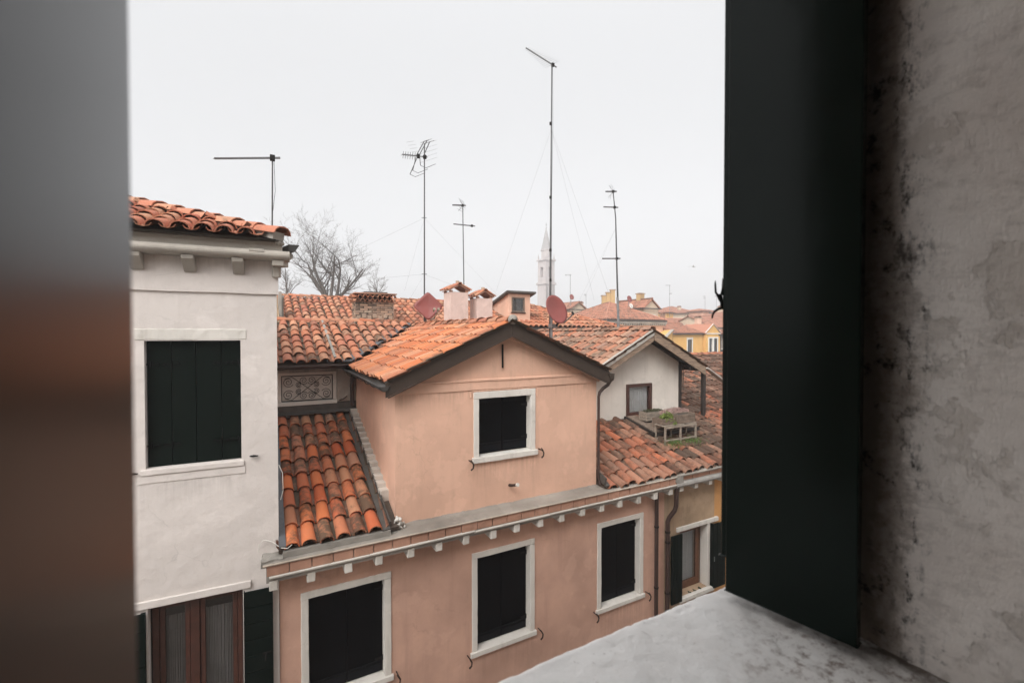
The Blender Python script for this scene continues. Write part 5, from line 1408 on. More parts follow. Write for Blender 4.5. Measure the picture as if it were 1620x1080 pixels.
# ================================================================== antennas
def mast(t, p, q, r, mat=ALU_DARK, rt=None):
    m = MB(); p, q = Vector(p), Vector(q); m.tube([p, p.lerp(q, .5), q], [r, r*.9 if rt is None else (r+rt)/2, rt or r*.7], 8); m.obj('mast', mat, t)
def yagi(t, p, d, L, n, e0, e1, ed=None, r=.008, er=.0035, mat=ALU_DARK, reflector=0, tip=None):
    """boom from p along d, n cross elements of length e0..e1"""
    p, d = Vector(p), Vector(d).normalized(); ed = Vector(ed).normalized() if ed else d.cross(Vector((0, 0, 1))).normalized()
    m = MB(); m.bar(p - d*.12, p + d*L, r*2.2, r*2.6); m.obj('boom', mat, t)
    m = MB()
    for k in range(n):
        q = p + d*(L*(k+.4)/n); l = e0 + (e1-e0)*k/max(1, n-1)
        m.tube([q - ed*l/2, q + ed*l/2], er, 4)
    if reflector:
        upv = ed.cross(d).normalized()
        for s_ in (-1, 1):
            for k in range(reflector):
                q = p - d*.02 + upv*s_*(.05+.07*k) - d*(.0) + d*.05*k
                m.tube([q - ed*e0*.7, q + ed*e0*.7], er, 4)
            m.tube([p, p + upv*s_*.07*reflector + d*.05*reflector], er*1.3, 4)
    m.obj('element_row', mat, t, kind='stuff')
    m = MB(); m.box(-.035, .035, -.035, .035, -.04, .04, T3(p)); m.obj('clamp', IRON, t)
def guy(t, pts, r=.0018):
    m = MB(); m.tube(pts, r, 4); m.obj('guy_wire', GUY, t)
def left_dir(up_=0.0, away=0.0): return (-RIGHT + FWD_H*away + Vector((0, 0, up_))).normalized()

a1 = thing('tv_antenna', 'antenna with a long level boom on the white house roof', 'antenna', (.15, 8.0, 10.6), group='television antennas')
mp = onY(431, 250, 8.0); mast(a1, (.143, 8.0, 10.2), (mp.x, 8.0, mp.z), .012, rt=.010)
yagi(a1, mp + Vector((0, 0, -.0)), left_dir(.012, .05), .93, 16, .34, .12, ed=(RIGHT*.5+FWD_H+Vector((0, 0, .5))), r=.010)
m = MB(); m.tube([mp+Vector((.02, 0, 0)), mp+Vector((.035, 0, -.5)), (.16, 8, 10.9)], .003, 4); m.obj('lead_wire', IRON, a1)

a2 = thing('tv_antenna', 'antenna carrying a tangled array of folded elements, on a thin mast above the diamond dish', 'antenna', (3.95, 12.2, 9.3), group='television antennas')
mast(a2, (3.945, 12.25, 8.9), (3.965, 12.25, 14.25), .022, rt=.016)
p2 = Vector((3.965, 12.22, 13.87)); bd_ = left_dir(.22, .3)
m = MB(); m.bar(p2+bd_*-.08, p2+bd_*.72, .022, .022); m.obj('boom', ALU_DARK, a2)
m = MB(); ed = (RIGHT*.55 + FWD_H*.4 + Vector((0, 0, .35))).normalized(); uv = Vector((0, 0, 1))
for k in range(6):
    q = p2 + bd_*(.30+.075*k); m.tube([q+Vector((0, 0, .09)), q+bd_*.02+Vector((0, 0, -.11))], .007, 4); m.tube([q-ed*.09, q+ed*.09], .005, 4)
m.obj('director', ALU_DARK, a2, kind='stuff')
for k, (s0, L_, dx) in enumerate(((.05, .52, -.20), (.19, .56, -.26), (.27, .50, -.24))):
    m = MB(); q = p2 + bd_*s0; e = q + (-RIGHT)*(-dx*-.9) + Vector((0, 0, L_*.78)); m.tube([q, e], .013, 5)
    m.tube([e - ed*.12, e + ed*.16], .005, 4); m.obj('reflector_arm', ALU_DARK, a2)
for k, (s0, L_) in enumerate(((.22, .50), (.27, .40), (.16, .25))):
    m = MB(); q = p2 + bd_*s0; e = q + (-RIGHT)*(.22-.12*k) + Vector((0, 0, -L_)); m.tube([q, e], .011, 5); m.tube([e, e + RIGHT*.15 + Vector((0, 0, -.07)), e + RIGHT*.42 + Vector((0, 0, .04))], .007, 4); m.obj('reflector_arm', ALU_DARK, a2)
m = MB()
for k in range(5):
    q = p2 + bd_*.12 + (-RIGHT)*(.05*k) + Vector((0, 0, .09*k+.06)); m.tube([q, q+(-RIGHT)*.20+Vector((0, 0, -.03))], .0035, 4)
    q = p2 + Vector((0, 0, -.12+.12*k)); m.tube([q - ed*.16, q + ed*.42], .0028, 4)
m.obj('rod_screen', GALV, a2, kind='stuff')
m = MB(); m.lathe([(.0, -.05), (.05, -.05), (.055, .03), (.02, .06), (0, .06)], 8, T3(p2)); m.lathe([(.0, -.06), (.045, -.05), (.05, .05), (0, .07)], 8, T3(p2+bd_*.2)); m.obj('clamp', IRON, a2)
for pz in (12.2, 10.65):
    m = MB(); m.tube([(3.94-.06, 12.25, pz), (3.94+.08, 12.25, pz+.01)], .008, 5); m.obj('stay_ring', ALU_DARK, a2)
g1, g2 = Vector((3.955, 12.25, 12.2)), Vector((3.95, 12.25, 10.65))
guy(a2, [g1, onY(560, 398, 13.0)]); guy(a2, [g1, onY(640, 460, 11.5)]); guy(a2, [g1, onY(790, 470, 15.0)])
guy(a2, [g2, onY(600, 440, 12.5)]); guy(a2, [g2, onY(650, 470, 11.6)]); guy(a2, [g2, onY(740, 460, 13.5)])

a3 = thing('tv_antenna', 'small two-tier antenna rising behind the taller plastered chimney', 'antenna', (6.68, 16, 10), group='television antennas')
q3 = onY(732, 325, 16); mast(a3, (6.72, 16, 9.6), (q3.x, 16, q3.z+.05), .022, rt=.018)
yagi(a3, q3, left_dir(.12, .3), .42, 5, .35, .18, r=.018, er=.006, reflector=3)
q3b = onY(734, 356, 16); yagi(a3, q3b - left_dir(.10)*.30, left_dir(.10), .70, 4, .30, .25, r=.014, er=.005)

a4 = thing('tv_antenna', 'tallest antenna mast with one rising boom at the top, held by guy wires', 'antenna', (6.8, 10.2, 8), group='television antennas')
q4 = onY(874.5, 103, 10.2); mast(a4, (6.745, 10.2, 7.9), (q4.x-.03, 10.2, q4.z), .026, rt=.015)
tipv = onY(832, 76, 10.6); bdir = (tipv - q4); yagi(a4, q4, bdir, bdir.length, 14, .50, .14, ed=(RIGHT*.75+FWD_H*.25+Vector((0, 0, .5))), r=.011, er=.0028)
for pz in (14.55, 12.6, 11.2, 10.4):
    m = MB(); m.tube([(6.77, 10.2, pz), (6.77, 10.2, pz+.07)], .034, 8); m.obj('mast_collar', IRON, a4)
m = MB(); m.tube([(6.80, 10.16, 16.1), (6.80, 10.14, 14.5), (6.775, 10.16, 12.5), (6.77, 10.15, 10.0)], .005, 4); m.obj('lead_wire', IRON, a4)
g4 = Vector((6.79, 10.2, 14.45))
for px_, py_, Y_ in ((785, 460, 15.5), (940, 475, 12.5), (965, 470, 9.5)): guy(a4, [g4, onY(px_, py_, Y_)])

a5 = thing('tv_antenna', 'thick leaning mast with three short side booms, right of the tall one', 'antenna', (10.75, 12, 8), group='television antennas')
q5 = onY(970, 303, 12.0); b5 = Vector((10.77, 12.0, 8.1)); mid = onY(976, 430, 12.0)
m = MB(); m.tube([b5, onY(978, 500, 12.0), onY(977, 470, 12.0)], [.045, .045, .042], 10); m.obj('lower_mast', GALV, a5)
m = MB(); m.tube([onY(977.5, 480, 12.0), mid, onY(974, 345, 12), q5], [.032, .028, .02, .015], 8); m.obj('mast', ALU_DARK, a5)
yagi(a5, q5, left_dir(.05, .2), .26, 4, .30, .2, r=.016, er=.004, reflector=3)
yagi(a5, onY(972.5, 328, 12), left_dir(.12, .3), .38, 5, .25, .2, r=.014, er=.004)
yagi(a5, onY(976, 409, 12), left_dir(.03, .2), .50, 5, .25, .2, r=.016, er=.004)
guy(a5, [onY(974.5, 360, 12), onY(925, 470, 15)]); guy(a5, [onY(974.5, 360, 12), onY(915, 478, 12)])

# ================================================================== houses further off
def at(px, f, py=528):
    p = EYE + FWD_H*f + RIGHT*((px-810)/720*f); p.z = 9 + (528-py)/720*f; return p
def dist_house(name, label, px, f, w, d, ze_py, zr_py, wallm, tilem, rz=0.0, hip=True, wins=(), anchor='corner', group=None, ridge_y=False, ov=.25, tile_n=0):
    """corner = the front-left corner; local x along the front, y back; eaves and ridge heights surveyed"""
    o = at(px, f); ze = at(px, f, ze_py).z; zr = at(px, f + d*.4, zr_py).z
    Fm = T3((o.x, o.y, 0)) @ Matrix.Rotation(rz, 4, 'Z')
    t = thing(name, label, 'house', (o.x, o.y, 0), rz, group)
    m = MB(); wall_mesh(m, 0, w, 0, ze, 0, [q[:4] for q in wins], .12); m.add([(0,0,0),(0,d,0),(0,d,ze),(0,0,ze)], [(3,2,1,0)]); m.add([(w,0,0),(w,d,0),(w,d,ze),(w,0,ze)], [(0,1,2,3)])
    if not hip:
        if ridge_y: m.add([(0,0,ze),(w,0,ze),(w/2,0,zr-.05)], [(0,1,2)])
        else:
            for x in (0, w): m.add([(x,0,ze),(x,d,ze),(x,d/2,zr-.05)], [(0,1,2)])
    m.obj('wall', wallm, t, frame=Fm)
    W_, D_ = w+2*ov, d+2*ov; h = min(W_, D_)/2 if hip else 0
    def V(x, y, z): return Vector((x-ov, y-ov, z))
    if ridge_y: r0, r1 = V(W_/2, h, zr), V(W_/2, D_-h, zr)
    else:
        r0, r1 = V(h, D_/2, zr), V(W_-h, D_/2, zr)
        if hip and W_ < D_: r0, r1 = V(W_/2, h, zr), V(W_/2, D_-h, zr); ridge_y = True
    c0, c1, c2, c3 = V(0, 0, ze), V(W_, 0, ze), V(W_, D_, ze), V(0, D_, ze)
    m = MB(); faces = [[c0, c1, r1, r0], [c2, c3, r0, r1], [c1, c2, r1], [c3, c0, r0]] if not ridge_y else [[c1, c2, r1, r0], [c3, c0, r0, r1], [c0, c1, r0], [c2, c3, r1]]
    for fc in faces:
        if not hip and len(fc) == 3: continue
        poly_slab(m, fc, .10)
    rf = m.obj('roof', tilem, t, frame=Fm)
    F3_ = Fm.to_3x3()
    for fc in faces:
        if not hip and len(fc) == 3: continue
        a, b = fc[0], fc[1]
        u = (b-a).normalized(); nrm = (b-a).cross(fc[2]-a).normalized()
        if nrm.z < 0: a, b = b, a; u = -u; nrm = -nrm
        wn = nrm.cross(u).normalized()
        if (F3_ @ nrm).dot(EYE - (Fm @ a)) < 0: continue
        L = (b-a).length; H_ = (fc[2]-a).dot(wn); ex = .42; sp = .26
        mb = MB(); bar_ = barrel(ex+.06, .115, .095, .8, .02, 3)
        ta, tb = (fc[2]-a), (fc[-1]-a)
        l0 = min(ta.dot(u), tb.dot(u)); l1 = max(ta.dot(u), tb.dot(u))
        if len(fc) == 3: l0 = l1 = ta.dot(u)
        nc, nr_ = int(L/sp), int(H_/ex)
        for i in range(nc):
            for j in range(nr_):
                x = (i+.5)*sp; y = j*ex; q = (y+ex*.5)/H_
                if x < l0*q or x > L-(L-l1)*q: continue
                p = a + u*x + wn*y + nrm*.03
                w2 = wn*math.cos(.05) - nrm*math.sin(.05); mm = Matrix((u, w2, u.cross(w2))).transposed().to_4x4(); mm.translation = p
                mb.add(bar_.v, bar_.f, True, mm)
        if mb.f: mb.obj('tile_field', tilem, rf, frame=Fm, kind='stuff')
    for p_, q_ in ([(r0, r1)] if (r1-r0).length > .3 else []) + ([(c0, r0), (c1, r0 if ridge_y else r1), (c3, r1 if ridge_y else r0)] if hip else []):
        m = MB(); m.tube([p_, q_], .13, 6); m.obj('ridge_row', tilem, rf, frame=Fm, kind='stuff')
    m = MB(); m.box(-ov-.06, w+ov, -ov-.09, -ov, ze-.12, ze-.0); m.box(-ov-.09, -ov, -ov, d+ov, ze-.12, ze); m.obj('gutter', GUTTER_DARK, t, frame=Fm)
    for q in wins:
        a, b, c_, d_ = q[:4]
        m = MB(); f_ = .09
        for x0, x1, z0, z1 in ((a-f_*1.4, a, c_-f_, d_+f_*1.4), (b, b+f_*1.4, c_-f_, d_+f_*1.4), (a, b, d_, d_+f_*1.4), (a, b, c_-f_*1.4, c_)): m.box(x0, x1, -.03, .05, z0, z1)
        if len(q) > 4 and q[4] == 'split': m.box((a+b)/2-.10, (a+b)/2+.10, -.03, .05, c_, d_)
        wn_ = m.obj('window', STONE, t, frame=Fm)
        m = MB(); m.box(a, b, .07, .08, c_, d_); m.obj('pane', GLASSFAR, wn_, frame=Fm)
    return t, Fm, ze, zr
GLASSFAR = simple('dark_pane', (.06, .065, .07), .15, var=.4, scale=3, bmp=0)
def stack(t, Fm, x0, x1, y0, y1, z0, z1, mat, cap=True):
    m = MB(); m.box(x0, x1, y0, y1, z0, z1); s_ = m.obj('chimney', mat, t, frame=Fm)
    if cap:
        m = MB(); m.box(x0-.08, x1+.08, y0-.08, y1+.08, z1+.002, z1+.09); m.box(x0+.05, x1-.05, y0+.05, y1-.05, z1+.09, z1+.13); m.obj('chimney_cap', BRICK_OLD, s_, frame=Fm)

hc, HF, hze, hzr = dist_house('hip_roofed_house', 'broad house with a faded hipped roof behind the leaning mast', 958, 40, 7.0, 7.4, 505, 477, PINK, TILE_FAR)
m = MB(); m.box(-.3, 7.3, -.26, -.02, hze-.32, hze-.14); m.obj('cornice', GUTTER_STONE, hc, frame=HF)
m = MB()
for k in range(28): m.box(-.2+k*.27, -.1+k*.27, -.24, -.01, hze-.50, hze-.33)
m.obj('corbel_row', GUTTER_STONE, hc, frame=HF, kind='stuff')
bt, BF_, bze, bzr = dist_house('beige_attic_house', 'beige house with a gabled attic and one yellow chimney, beyond the hipped roof', 1018, 47, 2.1, 4.6, 487, 474, CREAM, TILE_FAR, hip=False, ridge_y=True, wins=((.45, .80, 9.9, 10.9), (1.2, 1.55, 9.9, 10.9)), ov=.2)
stack(bt, BF_, .9, 1.5, 1.4, 2.0, bzr-.5, at(1022, 48, 464).z, DULL_YELLOW)
yt = thing('chimney', 'three stepped yellow chimneys rising behind the hipped roof', 'chimney', at(962, 50, 470))
for k, (pa_, pb_, pt_) in enumerate(((952, 958.5, 468.5), (958.8, 965, 463.5), (965.3, 972, 459.5))):
    p, q = at(pa_, 50), at(pb_, 50); p.z = 9; q.z = 9; d_ = (q-p); z1 = at(960, 50, pt_).z
    m = MB(); m.bar((p.x, p.y, (z1+9)/2), (q.x, q.y, (z1+9)/2), .5, z1-9); s_ = m.obj('shaft', DULL_YELLOW, yt)
    m = MB(); e = d_.normalized()*.08; m.bar((p.x-e.x, p.y-e.y, z1+.05), (q.x+e.x, q.y+e.y, z1+.05), .62, .09); m.obj('shaft_cap', BRICK_OLD, s_)
dist_house('low_grey_house', 'small pale house with a low dark roof left of the hipped roof', 903, 62, 2.5, 6, 489, 479, CREAM, TILE_FAR, hip=False, ridge_y=True, ov=.3)
yl, YF_, yze, yzr = dist_house('yellow_house', 'bright yellow house with white framed windows and a pediment', 1063, 43, 4.3, 6, 527, 511, YELLOW, TILE_FAR, hip=False, wins=((2.15, 2.75, 7.15, 8.45),), ov=.15)
m = MB(); m.box(2.0, 2.9, -.04, .02, 8.6, 8.66); m.obj('string_course', STONE, yl, frame=YF_)
# pedimented front bay of the yellow house
bx0 = 4.35; bx1 = bx0 + 2.1; zt_ = yze + .0
m = MB(); wall_mesh(m, bx0, bx1, 0, zt_, -.35, [(bx0+.45, bx1-.45, 7.0, 8.55)], .12); m.add([(bx0,-.35,zt_),(bx1,-.35,zt_),((bx0+bx1)/2,-.35,zt_+.85)], [(0,1,2)])
m.add([(bx0,-.35,0),(bx0,3,0),(bx0,3,zt_),(bx0,-.35,zt_)], [(3,2,1,0)]); m.add([(bx1,-.35,0),(bx1,3,0),(bx1,3,zt_),(bx1,-.35,zt_)], [(0,1,2,3)]); m.obj('bay_wall', YELLOW, yl, frame=YF_)
m = MB(); m.box(bx0-.05, bx1+.05, -.42, -.33, zt_-.08, zt_+.02)
cxb = (bx0+bx1)/2
m.bar((bx0-.12, -.38, zt_+.02), (cxb, -.38, zt_+.92), .1, .09, up=(0, -1, 0)); m.bar((bx1+.12, -.38, zt_+.02), (cxb, -.38, zt_+.92), .1, .09, up=(0, -1, 0)); m.obj('pediment_trim', STONE, yl, frame=YF_)
m = MB(); poly_slab(m, [(bx0-.15, -.45, zt_+.0), (cxb, -.45, zt_+.95), (cxb, 3, zt_+.95), (bx0-.15, 3, zt_)], .05); poly_slab(m, [(cxb, -.45, zt_+.95), (bx1+.15, -.45, zt_), (bx1+.15, 3, zt_), (cxb, 3, zt_+.95)], .05); m.obj('bay_roof', TILE_FAR, yl, frame=YF_)
a, b, c_, d_ = bx0+.45, bx1-.45, 7.0, 8.55
m = MB()
for x0, x1, z0, z1 in ((a-.14, a, c_-.1, d_+.14), (b, b+.14, c_-.1, d_+.14), (a, b, d_, d_+.14), (a, b, c_-.1, c_), ((a+b)/2-.12, (a+b)/2+.12, c_, d_)): m.box(x0, x1, -.39, -.28, z0, z1)
wn_ = m.obj('window', STONE, yl, frame=YF_); m = MB(); m.box(a, b, -.27, -.26, c_, d_); m.obj('pane', GLASSFAR, wn_, frame=YF_)
m = MB(); m.tube([(bx1+.12, -.36, 0), (bx1+.12, -.36, zt_)], .05, 6); m.tube([(-.05, -.08, 0), (-.05, -.08, zt_-.1)], .05, 6); m.obj('downpipe', PIPE, yl, frame=YF_)
yw = thing('yellow_house', 'yellow side wing with a sloping parapet behind the plank gable', 'house', at(1050, 40))
p, q = at(1041, 38, 552), at(1064, 42, 527)
m = MB(); m.add([(p.x, p.y, 0), (q.x, q.y, 0), (q.x, q.y, q.z+.3), (p.x, p.y, p.z+.35), (p.x+1, p.y+3, 0), (q.x+1, q.y+3, 0), (q.x+1, q.y+3, q.z+.3), (p.x+1, p.y+3, p.z+.35)], [(0,1,2,3),(1,5,6,2),(3,2,6,7),(4,0,3,7),(5,4,7,6)]); m.obj('wall', YELLOW, yw)
m = MB(); m.bar((p.x, p.y, p.z+.38), (q.x, q.y, q.z+.33), .3, .06); m.obj('coping', GUTTER_STONE, yw)
dist_house('rose_house', 'faded pink house with a broad tile roof behind the yellow house', 1063, 66, 9.5, 8, 513, 503, PINK, TILE_FAR, hip=False)
fd, FD, fze, fzr = dist_house('pale_house', 'hazy house with a wide low hipped roof and a band of dark windows', 1063, 95, 9.5, 9, 495, 484, CREAM, TILE_FAR, wins=((1.0, 3.2, 11.9, 12.9), (5.5, 7.9, 11.9, 12.9)))
dist_house('yellow_grey_house', 'hazy ochre block at the left of the wide low roof', 1055, 84, 1.6, 3, 494, 492, YELLOW, TILE_FAR)
dist_house('cream_house', 'hazy cream house beside the right shutter edge', 1112, 88, 9, 9, 494, 488, CREAM, TILE_FAR, wins=((1.5, 2.6, 11.0, 12.0), (4.2, 5.2, 11.0, 12.0)))
dist_house('red_roofed_house', 'house with a plain red roof beside the shutter, above the yellow pediment', 1128, 62, 9, 8, 518, 499, CREAM, TILE_FAR, hip=False)
dist_house('small_pink_block', 'small pale pink block between the hazy roofs', 1112, 80, 1.5, 3, 492, 490, PINK, TILE_FAR)
dist_house('dark_grey_house', 'grey wall with a caged window right of the yellow pediment', 1138, 46, 4, 6, 529, 522, DIRTYW, TILE_FAR, hip=False, wins=((.15, .8, 6.6, 7.4),))
dist_house('low_cornice_house', 'shaded house with a dark eave in the gap right of the leaning mast', 1046, 56, 3.2, 6, 512, 503, CREAM, TILE_FAR, wins=((.5, 1.0, 8.9, 9.7),))
k = 0
for (px, f, w, d, e, r_) in ((560, 52, 11, 9, 500, 486), (690, 60, 12, 9, 502, 490), (790, 72, 12, 9, 506, 494), (480, 46, 8, 8, 498, 488), (880, 85, 12, 9, 506, 497), (1180, 70, 14, 10, 500, 488), (1300, 60, 14, 10, 500, 484), (330, 50, 12, 9, 498, 486), (1200, 110, 18, 12, 500, 490)):
    dist_house('background_house', ['plain cream house hidden behind the brick chimney', 'plain pink house hidden behind the hutch', 'plain ochre house hidden behind the tallest mast', 'plain cream house hidden behind the bare tree', 'plain pink house hidden behind the hipped roof', 'plain ochre house standing behind the right shutter', 'plain cream house far behind the right reveal wall', 'plain pink house standing behind the white house', 'plain ochre house far off behind the right shutter'][k], px, f, w, d, e, r_, (CREAM, PINK, OCHRE)[k % 3], TILE_FAR, group='rooftops hidden behind nearer roofs'); k += 1

def roof_chimney(px, f, pyb, pyt, w, mat, label):
    b = at(px, f, pyb); zt = at(px, f, pyt).z; t = thing('chimney', label, 'chimney', b, YAW - R(90), group='small far chimneys')
    Fm = T3((b.x, b.y, 0)) @ Matrix.Rotation(YAW - R(70), 4, 'Z')
    m = MB(); m.box(-w/2, w/2, -w/2, w/2, b.z-1.5, zt); m.obj('shaft', mat, t, frame=Fm)
    m = MB(); m.box(-w/2-.07, w/2+.07, -w/2-.07, w/2+.07, zt+.002, zt+.07); m.obj('slab', BRICK_OLD, t, frame=Fm)
    m = MB(); gabled_cap(m, -w/2, w/2, -w/2, w/2, zt+.16, .16, .06, .04); m.box(-w/2+.02, -w/2+.1, -w/2, w/2, zt+.07, zt+.16); m.box(w/2-.1, w/2-.02, -w/2, w/2, zt+.07, zt+.16); m.obj('cap', TILE_FAR, t, frame=Fm)
roof_chimney(1074, 99, 490, 486, .6, CREAM, 'small chimney on the wide hazy roof')
roof_chimney(1104, 60, 510, 503, .6, PINK, 'small pink chimney on the broad roof behind the yellow house')
roof_chimney(1140, 86, 493, 486, .8, CREAM, 'small chimney on the cream house by the shutter')
roof_chimney(918, 66, 486, 480, .6, CREAM, 'small chimney by the low grey house')
roof_chimney(1048, 58, 506, 498, .5, BRICK, 'small brick chimney left of the yellow wing')
def far_antenna(px, f, pyb, pyt, boom, label, r=.03):
    t = thing('tv_antenna', label, 'antenna', at(px, f, pyb), group='far television antennas')
    b, q = at(px, f, pyb), at(px, f, pyt); b.z -= 1.5; m = MB(); m.tube([b, q], r, 5); m.obj('mast', GALV, t)
    m = MB()
    for dz, L_ in boom:
        c_ = q - Vector((0, 0, dz)); m.tube([c_ + RIGHT*L_*.2, c_ - RIGHT*L_], r*.8, 4)
        for k in range(4): e = c_ - RIGHT*L_*(k+.5)/4; m.tube([e+Vector((0, 0, .12))-FWD_H*.1, e-Vector((0, 0, .12))+FWD_H*.1], r*.35, 4)
    m.obj('boom', GALV, t)
far_antenna(902, 60, 466, 434, ((.1, .7),), 'faint antenna above the small far red dish')
far_antenna(1059, 75, 492, 451, ((.05, .7), (1.4, -.4)), 'faint antenna rising above the hazy ochre block')
far_antenna(927, 62, 480, 465, ((.1, .3),), 'short faint antenna left of the stepped chimneys', .02)
far_antenna(1115, 95, 490, 468, ((.1, .4), (.5, .4)), 'very faint antenna above the cream house', .03)
far_antenna(1133, 100, 490, 468, ((.1, .4),), 'very faint antenna nearest the shutter edge', .03)
def small_dish(px, f, py, r, mat, label):
    p = at(px, f, py); t = thing('satellite_dish', label, 'satellite dish', p)
    m = MB(); dish_mesh(m, r, r*1.12, r*.2, facing(p, YAW-R(90)+R(28), R(-15)), 20, 3); m.obj('reflector', mat, t)
    m = MB(); m.tube([p+Vector((0, .1, -r*2.6)), p+Vector((0, .08, 0))], .03, 6); m.tube([p, p - FWD_H*.4+Vector((0, 0, -r*.6))], .015, 5); m.obj('bracket', GALV, t)
small_dish(904, 60, 470, .34, DISH_RED, 'tiny far red dish on the roofline left of the stepped chimneys')
small_dish(995, 45, 473, .30, DISH_RED, 'far red dish on the beige attic roof')
small_dish(998, 44, 484, .22, STONE, 'small white dish below the far red one')

# ================================================================== church tower in the haze
ct = thing('church_tower', 'pale stone bell tower with an octagonal spire fading into the haze', 'tower', (103.9, 159.8, 0), R(8))
CTM = T3((103.9, 159.8, 0)) @ Matrix.Rotation(R(8), 4, 'Z')
TW = plaster('tower_stone', (.44, .395, .38), var=.12, stain=(.35, .3, .28)); SPR = plaster('spire_stone', (.30, .285, .28), var=.15)
hwid = 2.55
m = MB(); m.box(-hwid, hwid, -hwid, hwid, 0, 29.4)
for s_ in (-1, 1):
    for k in range(3): m.box(-hwid+.25+k*1.75, -hwid+1.25+k*1.75, -hwid-.12, -hwid, 3, 28.3)
m.obj('shaft', TW, ct, frame=CTM)
m = MB(); m.box(-hwid-.45, hwid+.45, -hwid-.45, hwid+.45, 29.4, 30.1); m.box(-hwid-.2, hwid+.2, -hwid-.2, hwid+.2, 30.1, 30.5); m.box(-hwid-.35, hwid+.35, -hwid-.35, hwid+.35, 39.2, 39.8); m.obj('cornice', TW, ct, frame=CTM)
m = MB(); hb = hwid-.1
for sx in (-1, 1):
    for sy in (-1, 1): m.box(sx*hb, sx*(hb-1.55), sy*hb, sy*(hb-1.55), 30.5, 39.2)
m.box(-hb+.02, hb-.02, -hb+.02, hb-.02, 30.5, 32.2); m.box(-hb+.02, hb-.02, -hb+.02, hb-.02, 36.6, 39.2); m.box(-.9, .9, -.9, .9, 32.2, 36.6)
m.obj('belfry', TW, ct, frame=CTM)
m = MB(); m.lathe([(2.15, 39.8), (2.15, 43.3), (2.45, 43.5), (2.45, 43.9), (0, 43.95)], 8, Matrix.Rotation(R(22.5), 4, 'Z')); m.sm = [False]*len(m.sm); m.obj('drum', TW, ct, frame=CTM)
m = MB()
for sx in (-1, 1):
    for sy in (-1, 1): m.lathe([(.0, 39.8), (.28, 39.8), (.22, 41.2), (0, 42.4)], 6, T3((sx*2.3, sy*2.3, 0)))
m.obj('pinnacle', TW, ct, frame=CTM)
m = MB(); m.lathe([(2.2, 43.95), (1.0, 49.3), (.12, 52.9), (0, 53)], 8, Matrix.Rotation(R(22.5), 4, 'Z')); m.sm = [False]*len(m.sm); m.obj('spire', SPR, ct, frame=CTM)
m = MB(); m.lathe([(0, 52.6), (.25, 52.9), (0, 53.2)], 8); m.tube([(0, 0, 53), (0, 0, 55.2)], .07, 5); m.tube([(-.45, 0, 54.4), (.45, 0, 54.4)], .07, 5); m.obj('cross', IRON, ct, frame=CTM)

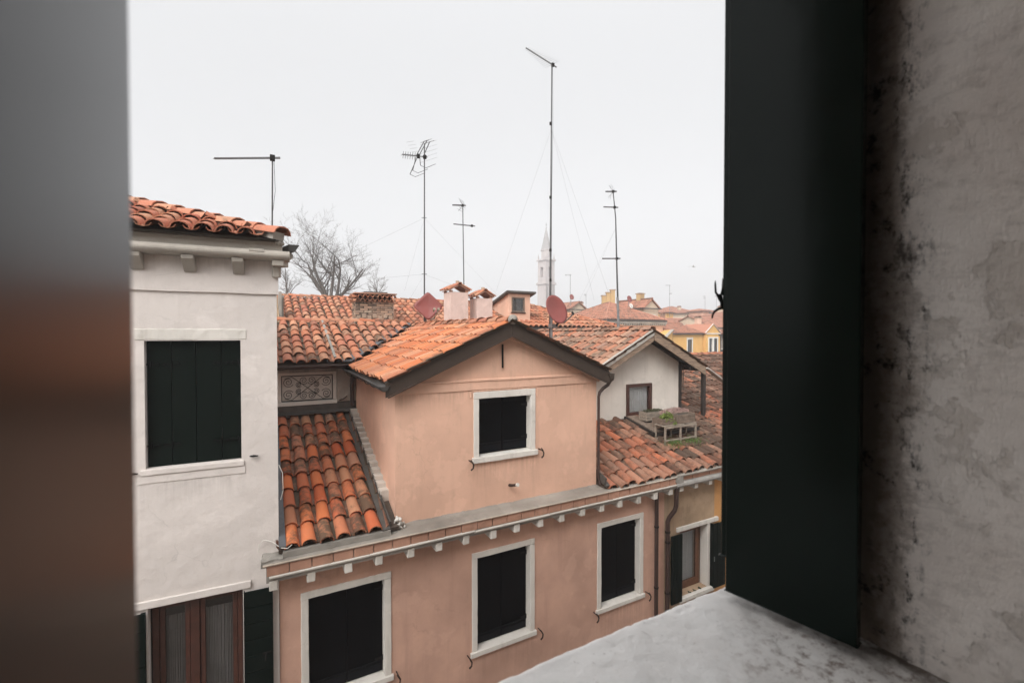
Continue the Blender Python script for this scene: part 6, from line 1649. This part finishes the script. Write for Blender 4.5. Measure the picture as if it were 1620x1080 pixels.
# ================================================================== bare trees
BARK = simple('grey_bark', (.11, .09, .075), .95, var=.4, scale=6, bmp=.3)
def bare_tree(px, f, base_py, top_py, spread, seed, label, limbs, sub=5):
    g_ = random.Random(seed); base = at(px, f); base.z = 0; ztop = at(px, f, top_py).z
    t = thing('bare_tree', label, 'tree', base, group='bare winter trees behind the roofs')
    tr, cr = MB(), MB()
    fork = at(px, f, base_py); 
    tr.tube([base, base.lerp(fork, .5)+Vector((.1, .1, 0)), fork], [.42, .34, .27], 10)
    def grow(p, d, L, r, lev):
        n = 5; pts = [p]; rs = [r]; q = p.copy(); dd = d.copy()
        for i in range(n):
            dd = (dd + Vector((g_.gauss(0, .13), g_.gauss(0, .13), g_.gauss(.05, .09)))).normalized()
            q = q + dd*L/n; pts.append(q.copy()); rs.append(r*(1-.62*(i+1)/n))
        (tr if lev < 1 else cr).tube(pts, rs, 6 if lev < 2 else 4 if lev < 3 else 3, cap=False)
        if lev >= sub: return
        kids = (4, 5, 4, 4, 3)[lev] if lev < 5 else 2
        for k in range(kids):
            i = min(n, 1 + int((k+g_.random()*.9)*n/kids)); pp = pts[i]
            ax = Vector((g_.gauss(0, 1), g_.gauss(0, 1), g_.gauss(0, .6))).normalized()
            nd = (dd*g_.uniform(.6, 1.0) + ax*g_.uniform(.6, 1.0)).normalized()
            if nd.z < -.15: nd.z *= -.3
            grow(pp, nd, L*g_.uniform(.42, .66), max(.006, rs[i]*g_.uniform(.5, .75)), lev+1)
    for (tx, tpy, r0) in limbs:
        tip = at(tx, f + g_.uniform(-1.5, 1.5), tpy); d = tip - fork; grow(fork + Vector((g_.uniform(-.1, .1), 0, 0)), d.normalized(), d.length*.70, r0*1.25, 0)
    tr.obj('trunk', BARK, t); cr.obj('crown', BARK, t, kind='stuff')
bare_tree(524, 48, 490, 352, 5, 12, 'large leafless tree with a spreading crown behind the white house roof', ((462, 396, .16), (498, 374, .19), (534, 368, .17), (568, 380, .16), (596, 398, .14), (482, 380, .13)), sub=5)
bare_tree(597, 60, 470, 432, 2, 5, 'small leafless treetop behind the brick chimney', ((590, 438, .06), (600, 434, .06), (610, 440, .05)), sub=4)
bare_tree(452, 55, 480, 400, 3, 9, 'thin leafless tree partly hidden by the white house corner', ((448, 400, .10), (462, 425, .08), (470, 440, .07)), sub=4)

# ================================================================== gull
gl = thing('gull', 'small gull gliding above the far roofs', 'bird', at(1096, 45, 421))
p = at(1096, 45, 422)
m = MB(); m.tube([p-RIGHT*.20, p-RIGHT*.10, p, p+RIGHT*.14, p+RIGHT*.24], [.01, .045, .06, .04, .012], 8); m.obj('body', simple('gull_feather', (.55, .55, .55), .8, bmp=0), gl)
for s_ in (-1, 1):
    w_ = FWD_H*.3*s_ ; m = MB(); z_ = Vector((0, 0, 1))
    poly_slab(m, [p-RIGHT*.06, p+RIGHT*.07, p+w_-RIGHT*.12+z_*.12, p+w_-RIGHT*.18+z_*.12], .012); poly_slab(m, [p+w_-RIGHT*.18+z_*.12, p+w_-RIGHT*.12+z_*.12, p+w_*2-RIGHT*.30+z_*.02], .01); m.obj('wing', bpy.data.materials['gull_feather'], gl)

# ================================================================== haze
hz = bpy.data.materials.new('winter_haze'); hz.use_nodes = True; t = hz.node_tree; t.nodes.clear()
o_ = t.nodes.new('ShaderNodeOutputMaterial'); v_ = t.nodes.new('ShaderNodeVolumePrincipled')
v_.inputs['Density'].default_value = HAZE_D; v_.inputs['Color'].default_value = (.97, .98, 1, 1); v_.inputs['Anisotropy'].default_value = .2
t.links.new(v_.outputs[0], o_.inputs['Volume'])
m = MB(); m.box(-425, 425, -425, 425, -1.3, 57); me = m.mesh('haze', hz)
tag(link('haze', me), kind='stuff')
